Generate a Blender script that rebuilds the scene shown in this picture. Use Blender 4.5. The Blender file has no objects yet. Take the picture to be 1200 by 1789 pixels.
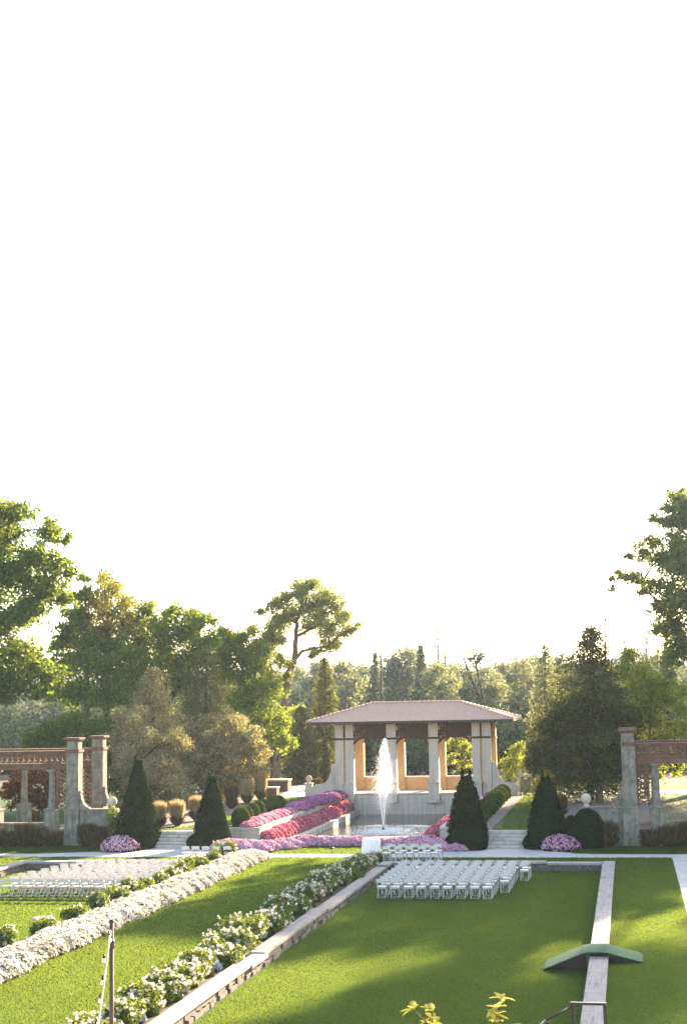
import bpy, bmesh, math, random
import numpy as np
from mathutils import Vector, Matrix

S = bpy.context.scene
COL = S.collection
R = math.radians
random.seed(4)
rng = np.random.default_rng(11)

# ------------------------------------------------------------------ camera
F, H = 2485.0, 8.3            # focal length in photo pixels (50 mm on 36 mm tall film), eye height
RO = R(1.15)
_c, _s = math.cos(RO), math.sin(RO)
TH = math.atan((495 * _s + 313 * _c) / F)
AL = math.atan((495 * _c - 313 * _s) * math.cos(TH) / F)
f0 = Vector((-math.sin(AL), math.cos(AL), 0))
vf = Vector((f0.x * math.cos(TH), f0.y * math.cos(TH), math.sin(TH)))
vr = Vector((math.cos(AL), math.sin(AL), 0))
vu = Vector((-f0.x * math.sin(TH), -f0.y * math.sin(TH), math.cos(TH)))
cr = vr * _c - vu * _s
cu = vr * _s + vu * _c
cam = bpy.data.objects.new('camera', bpy.data.cameras.new('camera'))
COL.objects.link(cam)
m = Matrix((cr, cu, -vf)).transposed().to_4x4()
m.translation = Vector((0, 0, H))
cam.matrix_world = m
cam.data.sensor_fit = 'VERTICAL'
cam.data.sensor_height = 36
cam.data.sensor_width = 24
cam.data.lens = F / 1789 * 36
cam.data.clip_end = 5000
S.camera = cam
S.render.resolution_x, S.render.resolution_y = 686, 1024

# ------------------------------------------------------------------ light
SUN_AZ, SUN_EL = R(19.0), R(19.0)       # clockwise from +Y
w = bpy.data.worlds.new('World'); S.world = w; w.use_nodes = True
nt = w.node_tree; nt.nodes.clear()
sky = nt.nodes.new('ShaderNodeTexSky'); sky.sky_type = 'NISHITA'; sky.sun_disc = False
sky.sun_elevation = SUN_EL; sky.sun_rotation = SUN_AZ
sky.dust_density = 1.6; sky.air_density = 1.0; sky.ozone_density = 1.0
hsv = nt.nodes.new('ShaderNodeHueSaturation'); hsv.inputs['Saturation'].default_value = 0.95
bg = nt.nodes.new('ShaderNodeBackground'); bg.inputs['Strength'].default_value = 0.09
out = nt.nodes.new('ShaderNodeOutputWorld')
nt.links.new(sky.outputs[0], hsv.inputs['Color']); nt.links.new(hsv.outputs[0], bg.inputs[0]); nt.links.new(bg.outputs[0], out.inputs[0])
sd = Vector((math.sin(SUN_AZ) * math.cos(SUN_EL), math.cos(SUN_AZ) * math.cos(SUN_EL), math.sin(SUN_EL)))
sun = bpy.data.objects.new('sun', bpy.data.lights.new('sun', 'SUN'))
sun.data.energy = 5.0; sun.data.angle = R(0.6); sun.data.color = (1.0, 0.79, 0.53)
sun.rotation_euler = sd.to_track_quat('Z', 'Y').to_euler()
sun.location = (20, 20, 40); COL.objects.link(sun)
S.view_settings.view_transform = 'Standard'; S.view_settings.look = 'None'
S.view_settings.gamma = 1.0; S.view_settings.exposure = 2.92
S.cycles.max_bounces = 8; S.cycles.transparent_max_bounces = 8
S.cycles.volume_bounces = 1

# ------------------------------------------------------------------ helpers
def at(px, py, Y):
    """point of the place at distance Y along the garden axis seen at photo pixel (px, py)"""
    x = (px - 600) / F; y = (894.5 - py) / F
    x, y = x * _c + y * _s, -x * _s + y * _c
    d = vf + vr * x + vu * y
    return Vector((d.x * Y / d.y, Y, H + d.z * Y / d.y))

ORD = ['nearest', 'second nearest', 'third nearest', 'fourth nearest', 'fifth nearest', 'sixth nearest', 'seventh nearest',
       'eighth nearest', 'ninth nearest', 'tenth nearest', 'eleventh nearest', 'twelfth nearest', 'thirteenth nearest',
       'fourteenth nearest', 'fifteenth nearest', 'sixteenth nearest', 'seventeenth nearest', 'eighteenth nearest',
       'nineteenth nearest', 'twentieth nearest', 'twenty-first nearest', 'twenty-second nearest']
NTH = ['first', 'second', 'third', 'fourth', 'fifth', 'sixth', 'seventh', 'eighth', 'ninth', 'tenth', 'eleventh', 'twelfth',
       'thirteenth', 'fourteenth', 'fifteenth']

def tag(o, label=None, cat=None, group=None, kind=None):
    if label: o['label'] = label
    if cat: o['category'] = cat
    if group: o['group'] = group
    if kind: o['kind'] = kind
    return o

def empty(name, loc, label, cat, group=None, rz=0):
    o = bpy.data.objects.new(name, None); o.location = loc; o.rotation_euler.z = rz
    o.empty_display_size = .3
    COL.objects.link(o)
    return tag(o, label, cat, group)

class MB:
    def __init__(s): s.v = []; s.f = []; s.sm = []
    def add(s, vs, fs, smooth=False):
        b = len(s.v); s.v += [tuple(v) for v in vs]
        s.f += [tuple(b + i for i in f) for f in fs]; s.sm += [smooth] * len(fs)
    def box(s, x0, x1, y0, y1, z0, z1):
        s.add([(x0, y0, z0), (x1, y0, z0), (x1, y1, z0), (x0, y1, z0), (x0, y0, z1), (x1, y0, z1), (x1, y1, z1), (x0, y1, z1)],
              [(0, 3, 2, 1), (4, 5, 6, 7), (0, 1, 5, 4), (1, 2, 6, 5), (2, 3, 7, 6), (3, 0, 4, 7)])
    def tube(s, pts, rad, n=8, smooth=True):
        pts = [Vector(p) for p in pts]
        if not hasattr(rad, '__len__'): rad = [rad] * len(pts)
        rings = []
        for i, p in enumerate(pts):
            d = (pts[min(i + 1, len(pts) - 1)] - pts[max(i - 1, 0)]).normalized()
            a = Vector((0, 0, 1)) if abs(d.z) < .9 else Vector((1, 0, 0))
            u = d.cross(a).normalized(); v = d.cross(u)
            rings.append([p + (u * math.cos(2 * math.pi * k / n) + v * math.sin(2 * math.pi * k / n)) * rad[i] for k in range(n)])
        vs = [q for r in rings for q in r]; fs = []
        for i in range(len(pts) - 1):
            for k in range(n):
                fs.append((i * n + k, i * n + (k + 1) % n, (i + 1) * n + (k + 1) % n, (i + 1) * n + k))
        fs.append(tuple(range(n))[::-1]); fs.append(tuple((len(pts) - 1) * n + k for k in range(n)))
        s.add(vs, fs, smooth)
    def lathe(s, cx, cy, prof, n=20, smooth=True):
        vs = []; fs = []
        for r, z in prof:
            for k in range(n):
                a = 2 * math.pi * k / n; vs.append((cx + r * math.cos(a), cy + r * math.sin(a), z))
        for i in range(len(prof) - 1):
            for k in range(n): fs.append((i * n + k, i * n + (k + 1) % n, (i + 1) * n + (k + 1) % n, (i + 1) * n + k))
        fs.append(tuple(range(n))[::-1]); fs.append(tuple((len(prof) - 1) * n + k for k in range(n)))
        s.add(vs, fs, smooth)
    def prism(s, poly, a0, a1, axis='y'):
        """poly of (u, z) pairs (anticlockwise seen from the front) pushed from a0 to a1 along the axis"""
        n = len(poly)
        mk = (lambda u, z, a: (u, a, z)) if axis == 'y' else ((lambda u, z, a: (a, u, z)) if axis == 'x' else (lambda u, z, a: (u, z, a)))
        s.add([mk(u, z, a0) for u, z in poly] + [mk(u, z, a1) for u, z in poly],
              [tuple(range(n)), tuple(range(2 * n - 1, n - 1, -1))] + [(i, i + n, (i + 1) % n + n, (i + 1) % n) for i in range(n)])
    def sphere(s, c, r, n=14, sz=1.0):
        prof = [(max(.002, r * math.sin(math.pi * i / n)), c[2] - r * sz * math.cos(math.pi * i / n)) for i in range(n + 1)]
        s.lathe(c[0], c[1], prof, n + 2)
    def build(s, name, mat, parent=None, bevel=0, recalc=True):
        me = bpy.data.meshes.new(name); me.from_pydata(s.v, [], s.f)
        me.polygons.foreach_set('use_smooth', s.sm)
        if recalc:
            bm = bmesh.new(); bm.from_mesh(me); bmesh.ops.recalc_face_normals(bm, faces=bm.faces); bm.to_mesh(me); bm.free()
        me.materials.append(mat)
        o = bpy.data.objects.new(name, me); COL.objects.link(o)
        if parent:
            o.parent = parent
            o.matrix_parent_inverse = Matrix.LocRotScale(parent.location, parent.rotation_euler, parent.scale).inverted()
        if bevel:
            b = o.modifiers.new('bevel', 'BEVEL'); b.width = bevel; b.segments = 2; b.limit_method = 'ANGLE'
        return o

def link_np(name, verts, quads, mat, parent=None, attr=None, extra=None):
    """verts (N,3), quads (M,4) as numpy; attr: per-face value; extra: (verts, faces) lists of a solid core"""
    me = bpy.data.meshes.new(name)
    V = np.asarray(verts, dtype=np.float32); Q = np.asarray(quads, dtype=np.int32)
    nv, nq = len(V), len(Q)
    if extra:
        ev, ef = extra
        Q2 = np.asarray(ef, dtype=np.int32) + nv
        V = np.vstack([V, np.asarray(ev, dtype=np.float32)]); Q = np.vstack([Q, Q2])
        if attr is not None: attr = np.concatenate([attr, np.zeros(len(Q2))])
    me.vertices.add(len(V)); me.vertices.foreach_set('co', V.ravel())
    me.loops.add(Q.size); me.loops.foreach_set('vertex_index', Q.ravel())
    me.polygons.add(len(Q)); me.polygons.foreach_set('loop_start', np.arange(0, Q.size, 4, dtype=np.int32))
    me.update(calc_edges=True)
    if attr is not None:
        a = me.attributes.new('v', 'FLOAT', 'FACE'); a.data.foreach_set('value', attr.astype(np.float32))
    me.materials.append(mat)
    o = bpy.data.objects.new(name, me); COL.objects.link(o)
    if parent:
        o.parent = parent
        o.matrix_parent_inverse = Matrix.LocRotScale(parent.location, parent.rotation_euler, parent.scale).inverted()
    return o

def leaf_quads(P, N, size, aspect=.6):
    P = np.asarray(P); n = len(P)
    N = N / (np.linalg.norm(N, axis=1, keepdims=True) + 1e-9)
    r = rng.normal(size=(n, 3)); t = np.cross(N, r); t /= (np.linalg.norm(t, axis=1, keepdims=True) + 1e-9)
    b = np.cross(N, t)
    s = (size * (0.6 + .8 * rng.random(n)))[:, None]
    V = np.empty((n, 4, 3))
    V[:, 0] = P - t * s; V[:, 1] = P + b * s * aspect; V[:, 2] = P + t * s; V[:, 3] = P - b * s * aspect
    V[:, 2] -= N * s * .35
    return V.reshape(-1, 3), np.arange(4 * n).reshape(-1, 4)

# ------------------------------------------------------------------ materials
def newmat(name):
    mt = bpy.data.materials.new(name); mt.use_nodes = True; t = mt.node_tree
    return mt, t, t.nodes['Principled BSDF']

def mixcol(t, fac, a, b):
    n = t.nodes.new('ShaderNodeMix'); n.data_type = 'RGBA'
    for k, val in ((6, a), (7, b)):
        if isinstance(val, tuple): n.inputs[k].default_value = (*val, 1)
        else: t.links.new(val, n.inputs[k])
    if isinstance(fac, float): n.inputs[0].default_value = fac
    else: t.links.new(fac, n.inputs[0])
    return n.outputs[2]

def noise(t, scale, detail=5, rough=.6, vec=None, stretch=None):
    n = t.nodes.new('ShaderNodeTexNoise'); n.inputs['Scale'].default_value = scale
    n.inputs['Detail'].default_value = detail; n.inputs['Roughness'].default_value = rough
    if vec is None:
        g = t.nodes.new('ShaderNodeNewGeometry'); vec = g.outputs['Position']
    if stretch:
        mp = t.nodes.new('ShaderNodeMapping'); mp.inputs['Scale'].default_value = stretch
        t.links.new(vec, mp.inputs[0]); vec = mp.outputs[0]
    t.links.new(vec, n.inputs['Vector'])
    return n.outputs[0]

def ramp(t, fac, stops):
    n = t.nodes.new('ShaderNodeValToRGB'); e = n.color_ramp.elements
    while len(e) < len(stops): e.new(.5)
    for k, (p, c) in enumerate(stops): e[k].position = p; e[k].color = (*c, 1)
    t.links.new(fac, n.inputs[0]); return n.outputs[0]

def bump(t, bs, h, strength=.5, dist=.02):
    n = t.nodes.new('ShaderNodeBump'); n.inputs['Strength'].default_value = strength; n.inputs['Distance'].default_value = dist
    t.links.new(h, n.inputs['Height']); t.links.new(n.outputs[0], bs.inputs['Normal'])

def surf(name, a, b, scale=3.0, rough=.85, bs=30., bstr=.4, bdist=.01, streak=None, c=None):
    mt, t, p = newmat(name)
    f = noise(t, scale, 6, .65)
    col = ramp(t, f, [(.3, a), (.5, tuple((x + y) / 2 for x, y in zip(a, b))), (.72, b)])
    if streak:
        f2 = noise(t, 1.0, 5, .6, stretch=streak)
        col = mixcol(t, ramp(t, f2, [(.5, (0, 0, 0)), (.7, (1, 1, 1))]), col, c or tuple(x * .5 for x in a))
    t.links.new(col, p.inputs['Base Color']); p.inputs['Roughness'].default_value = rough
    p.inputs['Specular IOR Level'].default_value = .3
    bump(t, p, noise(t, bs, 4), bstr, bdist)
    return mt

def leafmat(name, cols, transl=.45, warm_mix=.35, warm_col=(.40, .42, .03)):
    """cols: dark..light leaf colours picked by a random value per leaf, drifting over the plant"""
    mt, t, p = newmat(name); t.nodes.remove(p)
    at_ = t.nodes.new('ShaderNodeAttribute'); at_.attribute_name = 'v'
    f2 = noise(t, .45, 3)
    ma = t.nodes.new('ShaderNodeMath'); ma.operation = 'MULTIPLY_ADD'; ma.inputs[1].default_value = 1.2; ma.inputs[2].default_value = -.6
    t.links.new(f2, ma.inputs[0])
    ad = t.nodes.new('ShaderNodeMath'); ad.operation = 'ADD'
    t.links.new(at_.outputs['Fac'], ad.inputs[0]); t.links.new(ma.outputs[0], ad.inputs[1])
    k = len(cols)
    col = ramp(t, ad.outputs[0], [(.08 + .84 * i / max(1, k - 1), cols[i]) for i in range(k)])
    d = t.nodes.new('ShaderNodeBsdfDiffuse'); tr = t.nodes.new('ShaderNodeBsdfTranslucent')
    warm = mixcol(t, warm_mix, col, warm_col)
    t.links.new(col, d.inputs[0]); t.links.new(warm, tr.inputs[0])
    mx = t.nodes.new('ShaderNodeMixShader'); mx.inputs[0].default_value = transl
    t.links.new(d.outputs[0], mx.inputs[1]); t.links.new(tr.outputs[0], mx.inputs[2])
    t.links.new(mx.outputs[0], t.nodes['Material Output'].inputs[0])
    return mt

M = {}
def grassmat(name, a, b, c):
    mt, t, p = newmat(name)
    f = noise(t, .35, 8, .7)
    col = ramp(t, f, [(.3, a), (.5, b), (.72, c)])
    fine = noise(t, 9, 4, .8, stretch=(1, .35, 1))
    col = mixcol(t, ramp(t, fine, [(.35, (0, 0, 0)), (.65, (1, 1, 1))]), mixcol(t, .2, col, tuple(x * .7 for x in a)), col)
    t.links.new(col, p.inputs['Base Color']); p.inputs['Roughness'].default_value = .95
    p.inputs['Specular IOR Level'].default_value = .1
    p.inputs['Sheen Weight'].default_value = .03
    bump(t, p, noise(t, 22, 5, .8, stretch=(1, .5, 1)), 1.0, .06)
    return mt
M['grass'] = grassmat('lawn grass', (.022, .066, .010), (.03, .078, .012), (.045, .092, .014))
M['path'] = surf('pale gravel path', (.36, .32, .29), (.50, .45, .41), 1.2, .95, 60, .6, .01)
M['soil'] = surf('dark soil', (.05, .032, .022), (.10, .07, .05), 5, .95, 25, 1, .04)
M['mulch'] = surf('bark mulch', (.11, .075, .06), (.20, .15, .13), 6, .95, 25, 1, .04)
M['cap'] = surf('weathered cap stone', (.23, .195, .175), (.35, .30, .275), 2.5, .9, 22, .6, .012, streak=(14, .7, 3), c=(.17, .14, .13))
M['capx'] = surf('weathered cap stone across', (.25, .21, .195), (.37, .32, .30), 2.5, .9, 22, .6, .012, streak=(.7, 14, 3), c=(.24, .2, .18))
M['rubble'] = surf('rubble wall stone', (.06, .05, .042), (.20, .17, .14), 7, .95, 12, 1, .05)
M['stone'] = surf('pale dressed limestone', (.38, .33, .28), (.54, .47, .40), 1.6, .9, 18, .5, .01, streak=(3, 3, .5), c=(.27, .23, .20))
M['pier'] = surf('grey pebbled pier stone', (.44, .37, .30), (.56, .48, .40), 3.5, .9, 45, .6, .012, streak=(5, 5, .35), c=(.36, .30, .25))
M['oldstone'] = surf('lichen stained stone', (.09, .085, .07), (.25, .23, .19), 3.0, .95, 16, .8, .02, streak=(4, 4, .5), c=(.09, .085, .065))
M['stucco'] = surf('tan stucco', (.50, .31, .14), (.62, .40, .20), 2.2, .9, 30, .4, .01)
M['tilefloor'] = surf('pale terrace paving', (.46, .40, .35), (.60, .54, .47), 1.5, .8, 20, .3, .01)
M['redwood'] = surf('dark red painted woodwork', (.032, .012, .009), (.07, .026, .018), 9, .8, 25, .5, .01)
M['terracotta'] = surf('weathered terracotta trellis', (.085, .042, .028), (.18, .095, .062), 4, .9, 25, .6, .015, streak=(3, 3, .6), c=(.08, .045, .03))
M['dark'] = surf('dark gutter metal', (.03, .028, .028), (.06, .05, .05), 9, .6)
M['brick'] = surf('dark brown brick', (.085, .05, .035), (.15, .095, .07), 6, .95, 14, .8, .03)
M['white'] = surf('white resin chair paint', (.48, .44, .40), (.57, .53, .48), 4, .45, 40, .05, .002)
M['cloth'] = surf('white table linen', (.70, .66, .62), (.80, .77, .73), 3, .95, 30, .2, .005)
M['iron'] = surf('black iron', (.018, .016, .016), (.035, .03, .03), 20, .5, 60, .2, .003)
M['rust'] = surf('dark brown pole steel', (.05, .028, .022), (.09, .05, .04), 14, .6, 60, .3, .003)
M['cord'] = surf('pale cord', (.5, .42, .34), (.65, .55, .45), 14, .7)
M['carpet'] = surf('green outdoor carpet', (.008, .052, .024), (.018, .09, .042), 8, .95, 80, .8, .01)
M['plank'] = surf('dark plywood', (.015, .011, .009), (.03, .023, .019), 8, .9)
M['bark'] = surf('grey brown bark', (.10, .072, .05), (.23, .17, .125), 4, .95, 8, 1, .08, streak=(6, 6, .8))
M['darkbark'] = surf('dark bark', (.045, .032, .024), (.11, .08, .06), 4, .95, 8, 1, .08)
M['hull'] = surf('shaded twigs', (.006, .01, .004), (.012, .018, .007), 6, .95, 10, 1, .05)
# roof tiles
mt, t, p = newmat('pink clay roof tiles')
f = noise(t, 6, 4, .7); fb = noise(t, .8, 4)
col = ramp(t, f, [(.3, (.30, .17, .13)), (.5, (.48, .29, .23)), (.75, (.70, .47, .38))])
col = mixcol(t, fb, col, (.50, .31, .22))
t.links.new(col, p.inputs['Base Color']); p.inputs['Roughness'].default_value = .8; bump(t, p, noise(t, 12, 4), .6, .03)
M['roof'] = mt
# water
mt, t, p = newmat('pool water')
p.inputs['Base Color'].default_value = (.016, .024, .022, 1); p.inputs['Roughness'].default_value = .02
p.inputs['IOR'].default_value = 1.33; p.inputs['Specular IOR Level'].default_value = .9
g = t.nodes.new('ShaderNodeNewGeometry')
vm = t.nodes.new('ShaderNodeVectorMath'); vm.operation = 'DISTANCE'; vm.inputs[1].default_value = (-15.5, 90.6, -.22)
t.links.new(g.outputs['Position'], vm.inputs[0])
mr = t.nodes.new('ShaderNodeMapRange'); mr.inputs['From Min'].default_value = 1.2; mr.inputs['From Max'].default_value = 5.2
mr.inputs['To Min'].default_value = 1.0; mr.inputs['To Max'].default_value = .03; t.links.new(vm.outputs['Value'], mr.inputs['Value'])
bn = t.nodes.new('ShaderNodeBump'); bn.inputs['Distance'].default_value = .22
t.links.new(mr.outputs[0], bn.inputs['Strength']); t.links.new(noise(t, 5.5, 4, .6), bn.inputs['Height'])
t.links.new(bn.outputs[0], p.inputs['Normal'])
M['water'] = mt
# spray
mt, t, p = newmat('water spray'); t.nodes.remove(p)
d = t.nodes.new('ShaderNodeBsdfDiffuse'); d.inputs[0].default_value = (.9, .9, .9, 1)
tr = t.nodes.new('ShaderNodeBsdfTranslucent'); tr.inputs[0].default_value = (.95, .93, .9, 1)
mx = t.nodes.new('ShaderNodeMixShader'); mx.inputs[0].default_value = .65
t.links.new(d.outputs[0], mx.inputs[1]); t.links.new(tr.outputs[0], mx.inputs[2]); t.links.new(mx.outputs[0], t.nodes['Material Output'].inputs[0])
M['spray'] = mt
mt, t, p = newmat('clear bulb glass'); p.inputs['Base Color'].default_value = (.9, .85, .75, 1); p.inputs['Transmission Weight'].default_value = .8
p.inputs['Roughness'].default_value = .1; M['bulb'] = mt

L = {}
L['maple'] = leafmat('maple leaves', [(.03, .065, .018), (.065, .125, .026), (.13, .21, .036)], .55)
L['maple_bright'] = leafmat('bright maple leaves', [(.055, .10, .018), (.12, .19, .03), (.21, .29, .045)], .55)  # lighter green leaf colours than the plain maple set
L['turning'] = leafmat('turning maple leaves', [(.10, .13, .03), (.20, .21, .05), (.40, .24, .06)], .5)
L['locust'] = leafmat('honey locust leaves', [(.08, .11, .04), (.15, .18, .06), (.23, .24, .09)], .5)
L['oak'] = leafmat('oak leaves', [(.06, .09, .04), (.11, .145, .055), (.19, .21, .07)], .5)
L['tan'] = leafmat('tan cedar needles', [(.16, .12, .06), (.30, .24, .12), (.46, .38, .21)], .35)
L['olive'] = leafmat('olive cedar needles', [(.022, .026, .016), (.045, .048, .024), (.10, .10, .04)], .3)
L['spruce'] = leafmat('spruce needles', [(.045, .055, .022), (.09, .09, .035), (.14, .13, .05)], .35)
L['lime'] = leafmat('lime green drooping leaves', [(.16, .20, .03), (.28, .31, .05), (.42, .42, .08)], .6)
L['blue'] = leafmat('haze paled blue green leaves', [(.075, .105, .085), (.12, .15, .11), (.19, .205, .14)], .35, .2)  # distance haze is put into these leaf colours, paled and greyed
L['pale_haze'] = leafmat('haze paled light leaves', [(.15, .165, .10), (.22, .235, .13), (.32, .315, .18)], .4, .25)  # yellower leaves, lightened in the colour itself to look hazy
L['redmaple'] = leafmat('red maple leaves', [(.02, .022, .014), (.07, .035, .02), (.42, .12, .03)], .5, .3, (.6, .2, .03))
L['thuja'] = leafmat('arborvitae leaves', [(.002, .006, .003), (.004, .012, .005), (.012, .026, .007)], .25, .15, (.2, .3, .03))
L['box'] = leafmat('boxwood leaves', [(.02, .04, .010), (.04, .07, .016), (.075, .11, .025)], .3)
L['rose'] = leafmat('rose bush leaves', [(.035, .065, .018), (.075, .13, .028), (.15, .21, .045)], .5)
L['hedge'] = leafmat('border leaves', [(.02, .035, .012), (.035, .055, .018), (.06, .085, .025)], .3)
L['deep'] = leafmat('shade darkened leaves', [(.010, .024, .026), (.018, .038, .036), (.034, .06, .045)], .15, .1)  # shade of the woods painted in as dark blue green leaf colour
L['straw'] = leafmat('straw coloured grass', [(.26, .17, .07), (.40, .28, .13), (.52, .39, .20)], .5, .1, (.5, .36, .15))
L['darkgrass'] = leafmat('dark ornamental grass', [(.025, .025, .012), (.055, .042, .02), (.12, .085, .04)], .35, .1, (.3, .2, .1))
L['yellow'] = leafmat('yellow green young leaves', [(.16, .20, .04), (.30, .31, .07), (.46, .38, .15)], .5)
def petal(name, cols, tr=.35):
    mt = leafmat(name, cols, tr); 
    for n in mt.node_tree.nodes:
        if n.type == 'MIX': n.inputs[0].default_value = 0
    return mt
L['white'] = petal('white blossoms', [(.40, .34, .27), (.66, .60, .53), (.80, .76, .70)], .42)
L['silver'] = petal('grey white blossoms', [(.36, .37, .40), (.55, .56, .60), (.7, .7, .74)])
L['pink'] = petal('pink blossoms', [(.50, .14, .26), (.74, .32, .44), (.86, .58, .64)])
L['mauve'] = petal('mauve blossoms', [(.42, .17, .28), (.68, .36, .48), (.84, .62, .70)])
L['purple'] = petal('purple blossoms', [(.30, .07, .24), (.50, .18, .38), (.68, .36, .54)])
L['crimson'] = petal('crimson blossoms', [(.44, .05, .12), (.62, .15, .24), (.78, .40, .44)])

# ------------------------------------------------------------------ ground
AX = -15.6
G1, G2 = .25, 1.05
def gh(x, y):
    if y < 19: return -1.0
    if y < 30: return -.2
    if y < 69.1 and (-30.3 < x < -20.0 or -11.65 < x < -1.2): return 0.0
    if y < 77.6: return G1
    if -22.9 < x < -8.3 and y < 79.75: return G1
    if -20.75 < x < -10.45 and y < 104.2:
        return -1.2 if -19.55 < x < -11.65 else .08
    return G2
xs = [-2500, -300, -100, -60, -30.3, -22.9, -20.75, -20.0, -19.55, -11.65, -10.45, -8.3, -1.2, 60, 100, 300, 2500]
ys = [-200, 19, 30, 69.1, 77.6, 79.75, 104.2, 130, 300, 4000]
mb = MB()
for i in range(len(xs) - 1):
    for j in range(len(ys) - 1):
        h = gh((xs[i] + xs[i + 1]) / 2, (ys[j] + ys[j + 1]) / 2)
        mb.add([(xs[i], ys[j], h), (xs[i + 1], ys[j], h), (xs[i + 1], ys[j + 1], h), (xs[i], ys[j + 1], h)], [(0, 1, 2, 3)])
        if i + 2 < len(xs):
            h2 = gh((xs[i + 1] + xs[i + 2]) / 2, (ys[j] + ys[j + 1]) / 2)
            if h2 != h: mb.add([(xs[i + 1], ys[j], h), (xs[i + 1], ys[j + 1], h), (xs[i + 1], ys[j + 1], h2), (xs[i + 1], ys[j], h2)], [(0, 1, 2, 3)])
        if j + 2 < len(ys):
            h2 = gh((xs[i] + xs[i + 1]) / 2, (ys[j + 1] + ys[j + 2]) / 2)
            if h2 != h: mb.add([(xs[i], ys[j + 1], h), (xs[i + 1], ys[j + 1], h), (xs[i + 1], ys[j + 1], h2), (xs[i], ys[j + 1], h2)], [(0, 1, 2, 3)])
tag(mb.build('ground', M['grass'], recalc=False), kind='structure')

def sheet(name, poly, z, mat, kind='structure'):
    mb = MB(); mb.add([(x, y, z) for x, y in poly], [tuple(range(len(poly)))])
    return tag(mb.build(name, mat, recalc=False), kind=kind)
def arc(a, b, bulge, n=8):
    return [(a[0] + (b[0] - a[0]) * k / n, a[1] + (b[1] - a[1]) * k / n + bulge * math.sin(math.pi * k / n)) for k in range(1, n)]
pth = [(-90, 72.1), (60, 72.1), (60, 73.6), (5.6, 73.6), (-2.0, 73.7)] + arc((-2.0, 73.7), (-5.3, 76.4), -.4) + [(-5.3, 76.44), (-7.9, 76.44)] + \
      arc((-7.9, 76.4), (-12.6, 73.62), -.5) + [(-12.6, 73.62), (-18.9, 73.62)] + arc((-18.9, 73.62), (-23.5, 76.4), -.5) + \
      [(-23.5, 76.44), (-26.0, 76.44)] + arc((-26.0, 76.4), (-31.5, 73.6), -.5) + [(-31.5, 73.6), (-90, 73.6)]
sheet('path', pth, G1 + .008, M['path'])
sheet('garden_path', [(1.76, 30), (5.4, 30), (5.6, 72.09), (1.78, 72.09)], G1 + .008, M['path'])
sheet('terrace_path', [(-25.6, 100.5), (-23.4, 103.2), (-23.4, 117), (-40, 117), (-40, 110.6), (-26.4, 110.6)], G2 + .008, M['path'])
sheet('terrace_path', [(-7.6, 105.2), (8, 105.2), (8, 108.6), (-7.6, 108.6)], G2 + .008, M['path'])
sheet('mulch_bed', [(-8.25, 77.7), (-7.7, 77.75), (-7.0, 79.0), (-7.5, 88), (-7.55, 104.9), (-9.2, 104.9), (-9.2, 80)], G2 + .01, M['mulch'])
sheet('mulch_bed', [(-27.6, 77.7), (-26.2, 78.2), (-25.2, 80), (-24.9, 88), (-25.3, 99.5), (-28.5, 108), (-33, 108), (-33, 77.7)], G2 + .01, M['mulch'])
sheet('mulch_bed', [(-4.5, 77.7), (8, 77.7), (9, 99), (-4.8, 101), (-5.2, 88)], G2 + .012, M['mulch'])
sheet('soil_bed', [(-13.25, 20), (-11.96, 20), (-11.96, 69), (-13.2, 71.6)], G1 + .008, M['soil'])
sheet('soil_bed', [(-21.1, 69.45), (-18.3, 69.45), (-18.3, 71.9), (-21.1, 71.9)], G1 + .008, M['soil'])
sheet('soil_bed', [(-19.98, 20), (-18.4, 20), (-18.4, 69.44), (-19.98, 69.44)], G1 + .01, M['soil'])
sheet('forest_floor', [(-300, 118.5), (300, 118.5), (700, 420), (-900, 420)], G2 + .012, M['soil'])
sheet('water', [(-19.55, 84.3), (-11.65, 84.3), (-11.65, 104), (-19.55, 104)], -.22, M['water'])
# the house terrace the photograph is taken above
mb = MB(); mb.box(-60, 60, -60, 18.5, -1.5, 3.5); mb.box(-60, 60, 18.2, 18.8, 3.5, 3.62)
tag(mb.build('house_terrace', M['stone']), kind='structure')
# wooded hills far off
mb = MB(); n = 60
for rowi, (Y, base) in enumerate([(900, 24), (1250, 33)]):
    prev = None
    vs = []; fs = []
    for k in range(n + 1):
        x = -1100 + 1800 * k / n
        z = base + 5 * math.sin(k * .7 + rowi) + 3 * math.sin(k * 1.9)
        vs += [(x, Y - 120, 0), (x, Y, z), (x, Y + 160, z * .9)]
    for k in range(n):
        fs += [(3 * k, 3 * k + 3, 3 * k + 4, 3 * k + 1), (3 * k + 1, 3 * k + 4, 3 * k + 5, 3 * k + 2)]
    mb.add(vs, fs, True)
hm = surf('far woods', (.10, .06, .045), (.20, .13, .10), .05, .95, .3, 1, 1)
tag(mb.build('hills', hm, recalc=False), kind='structure')

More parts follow.
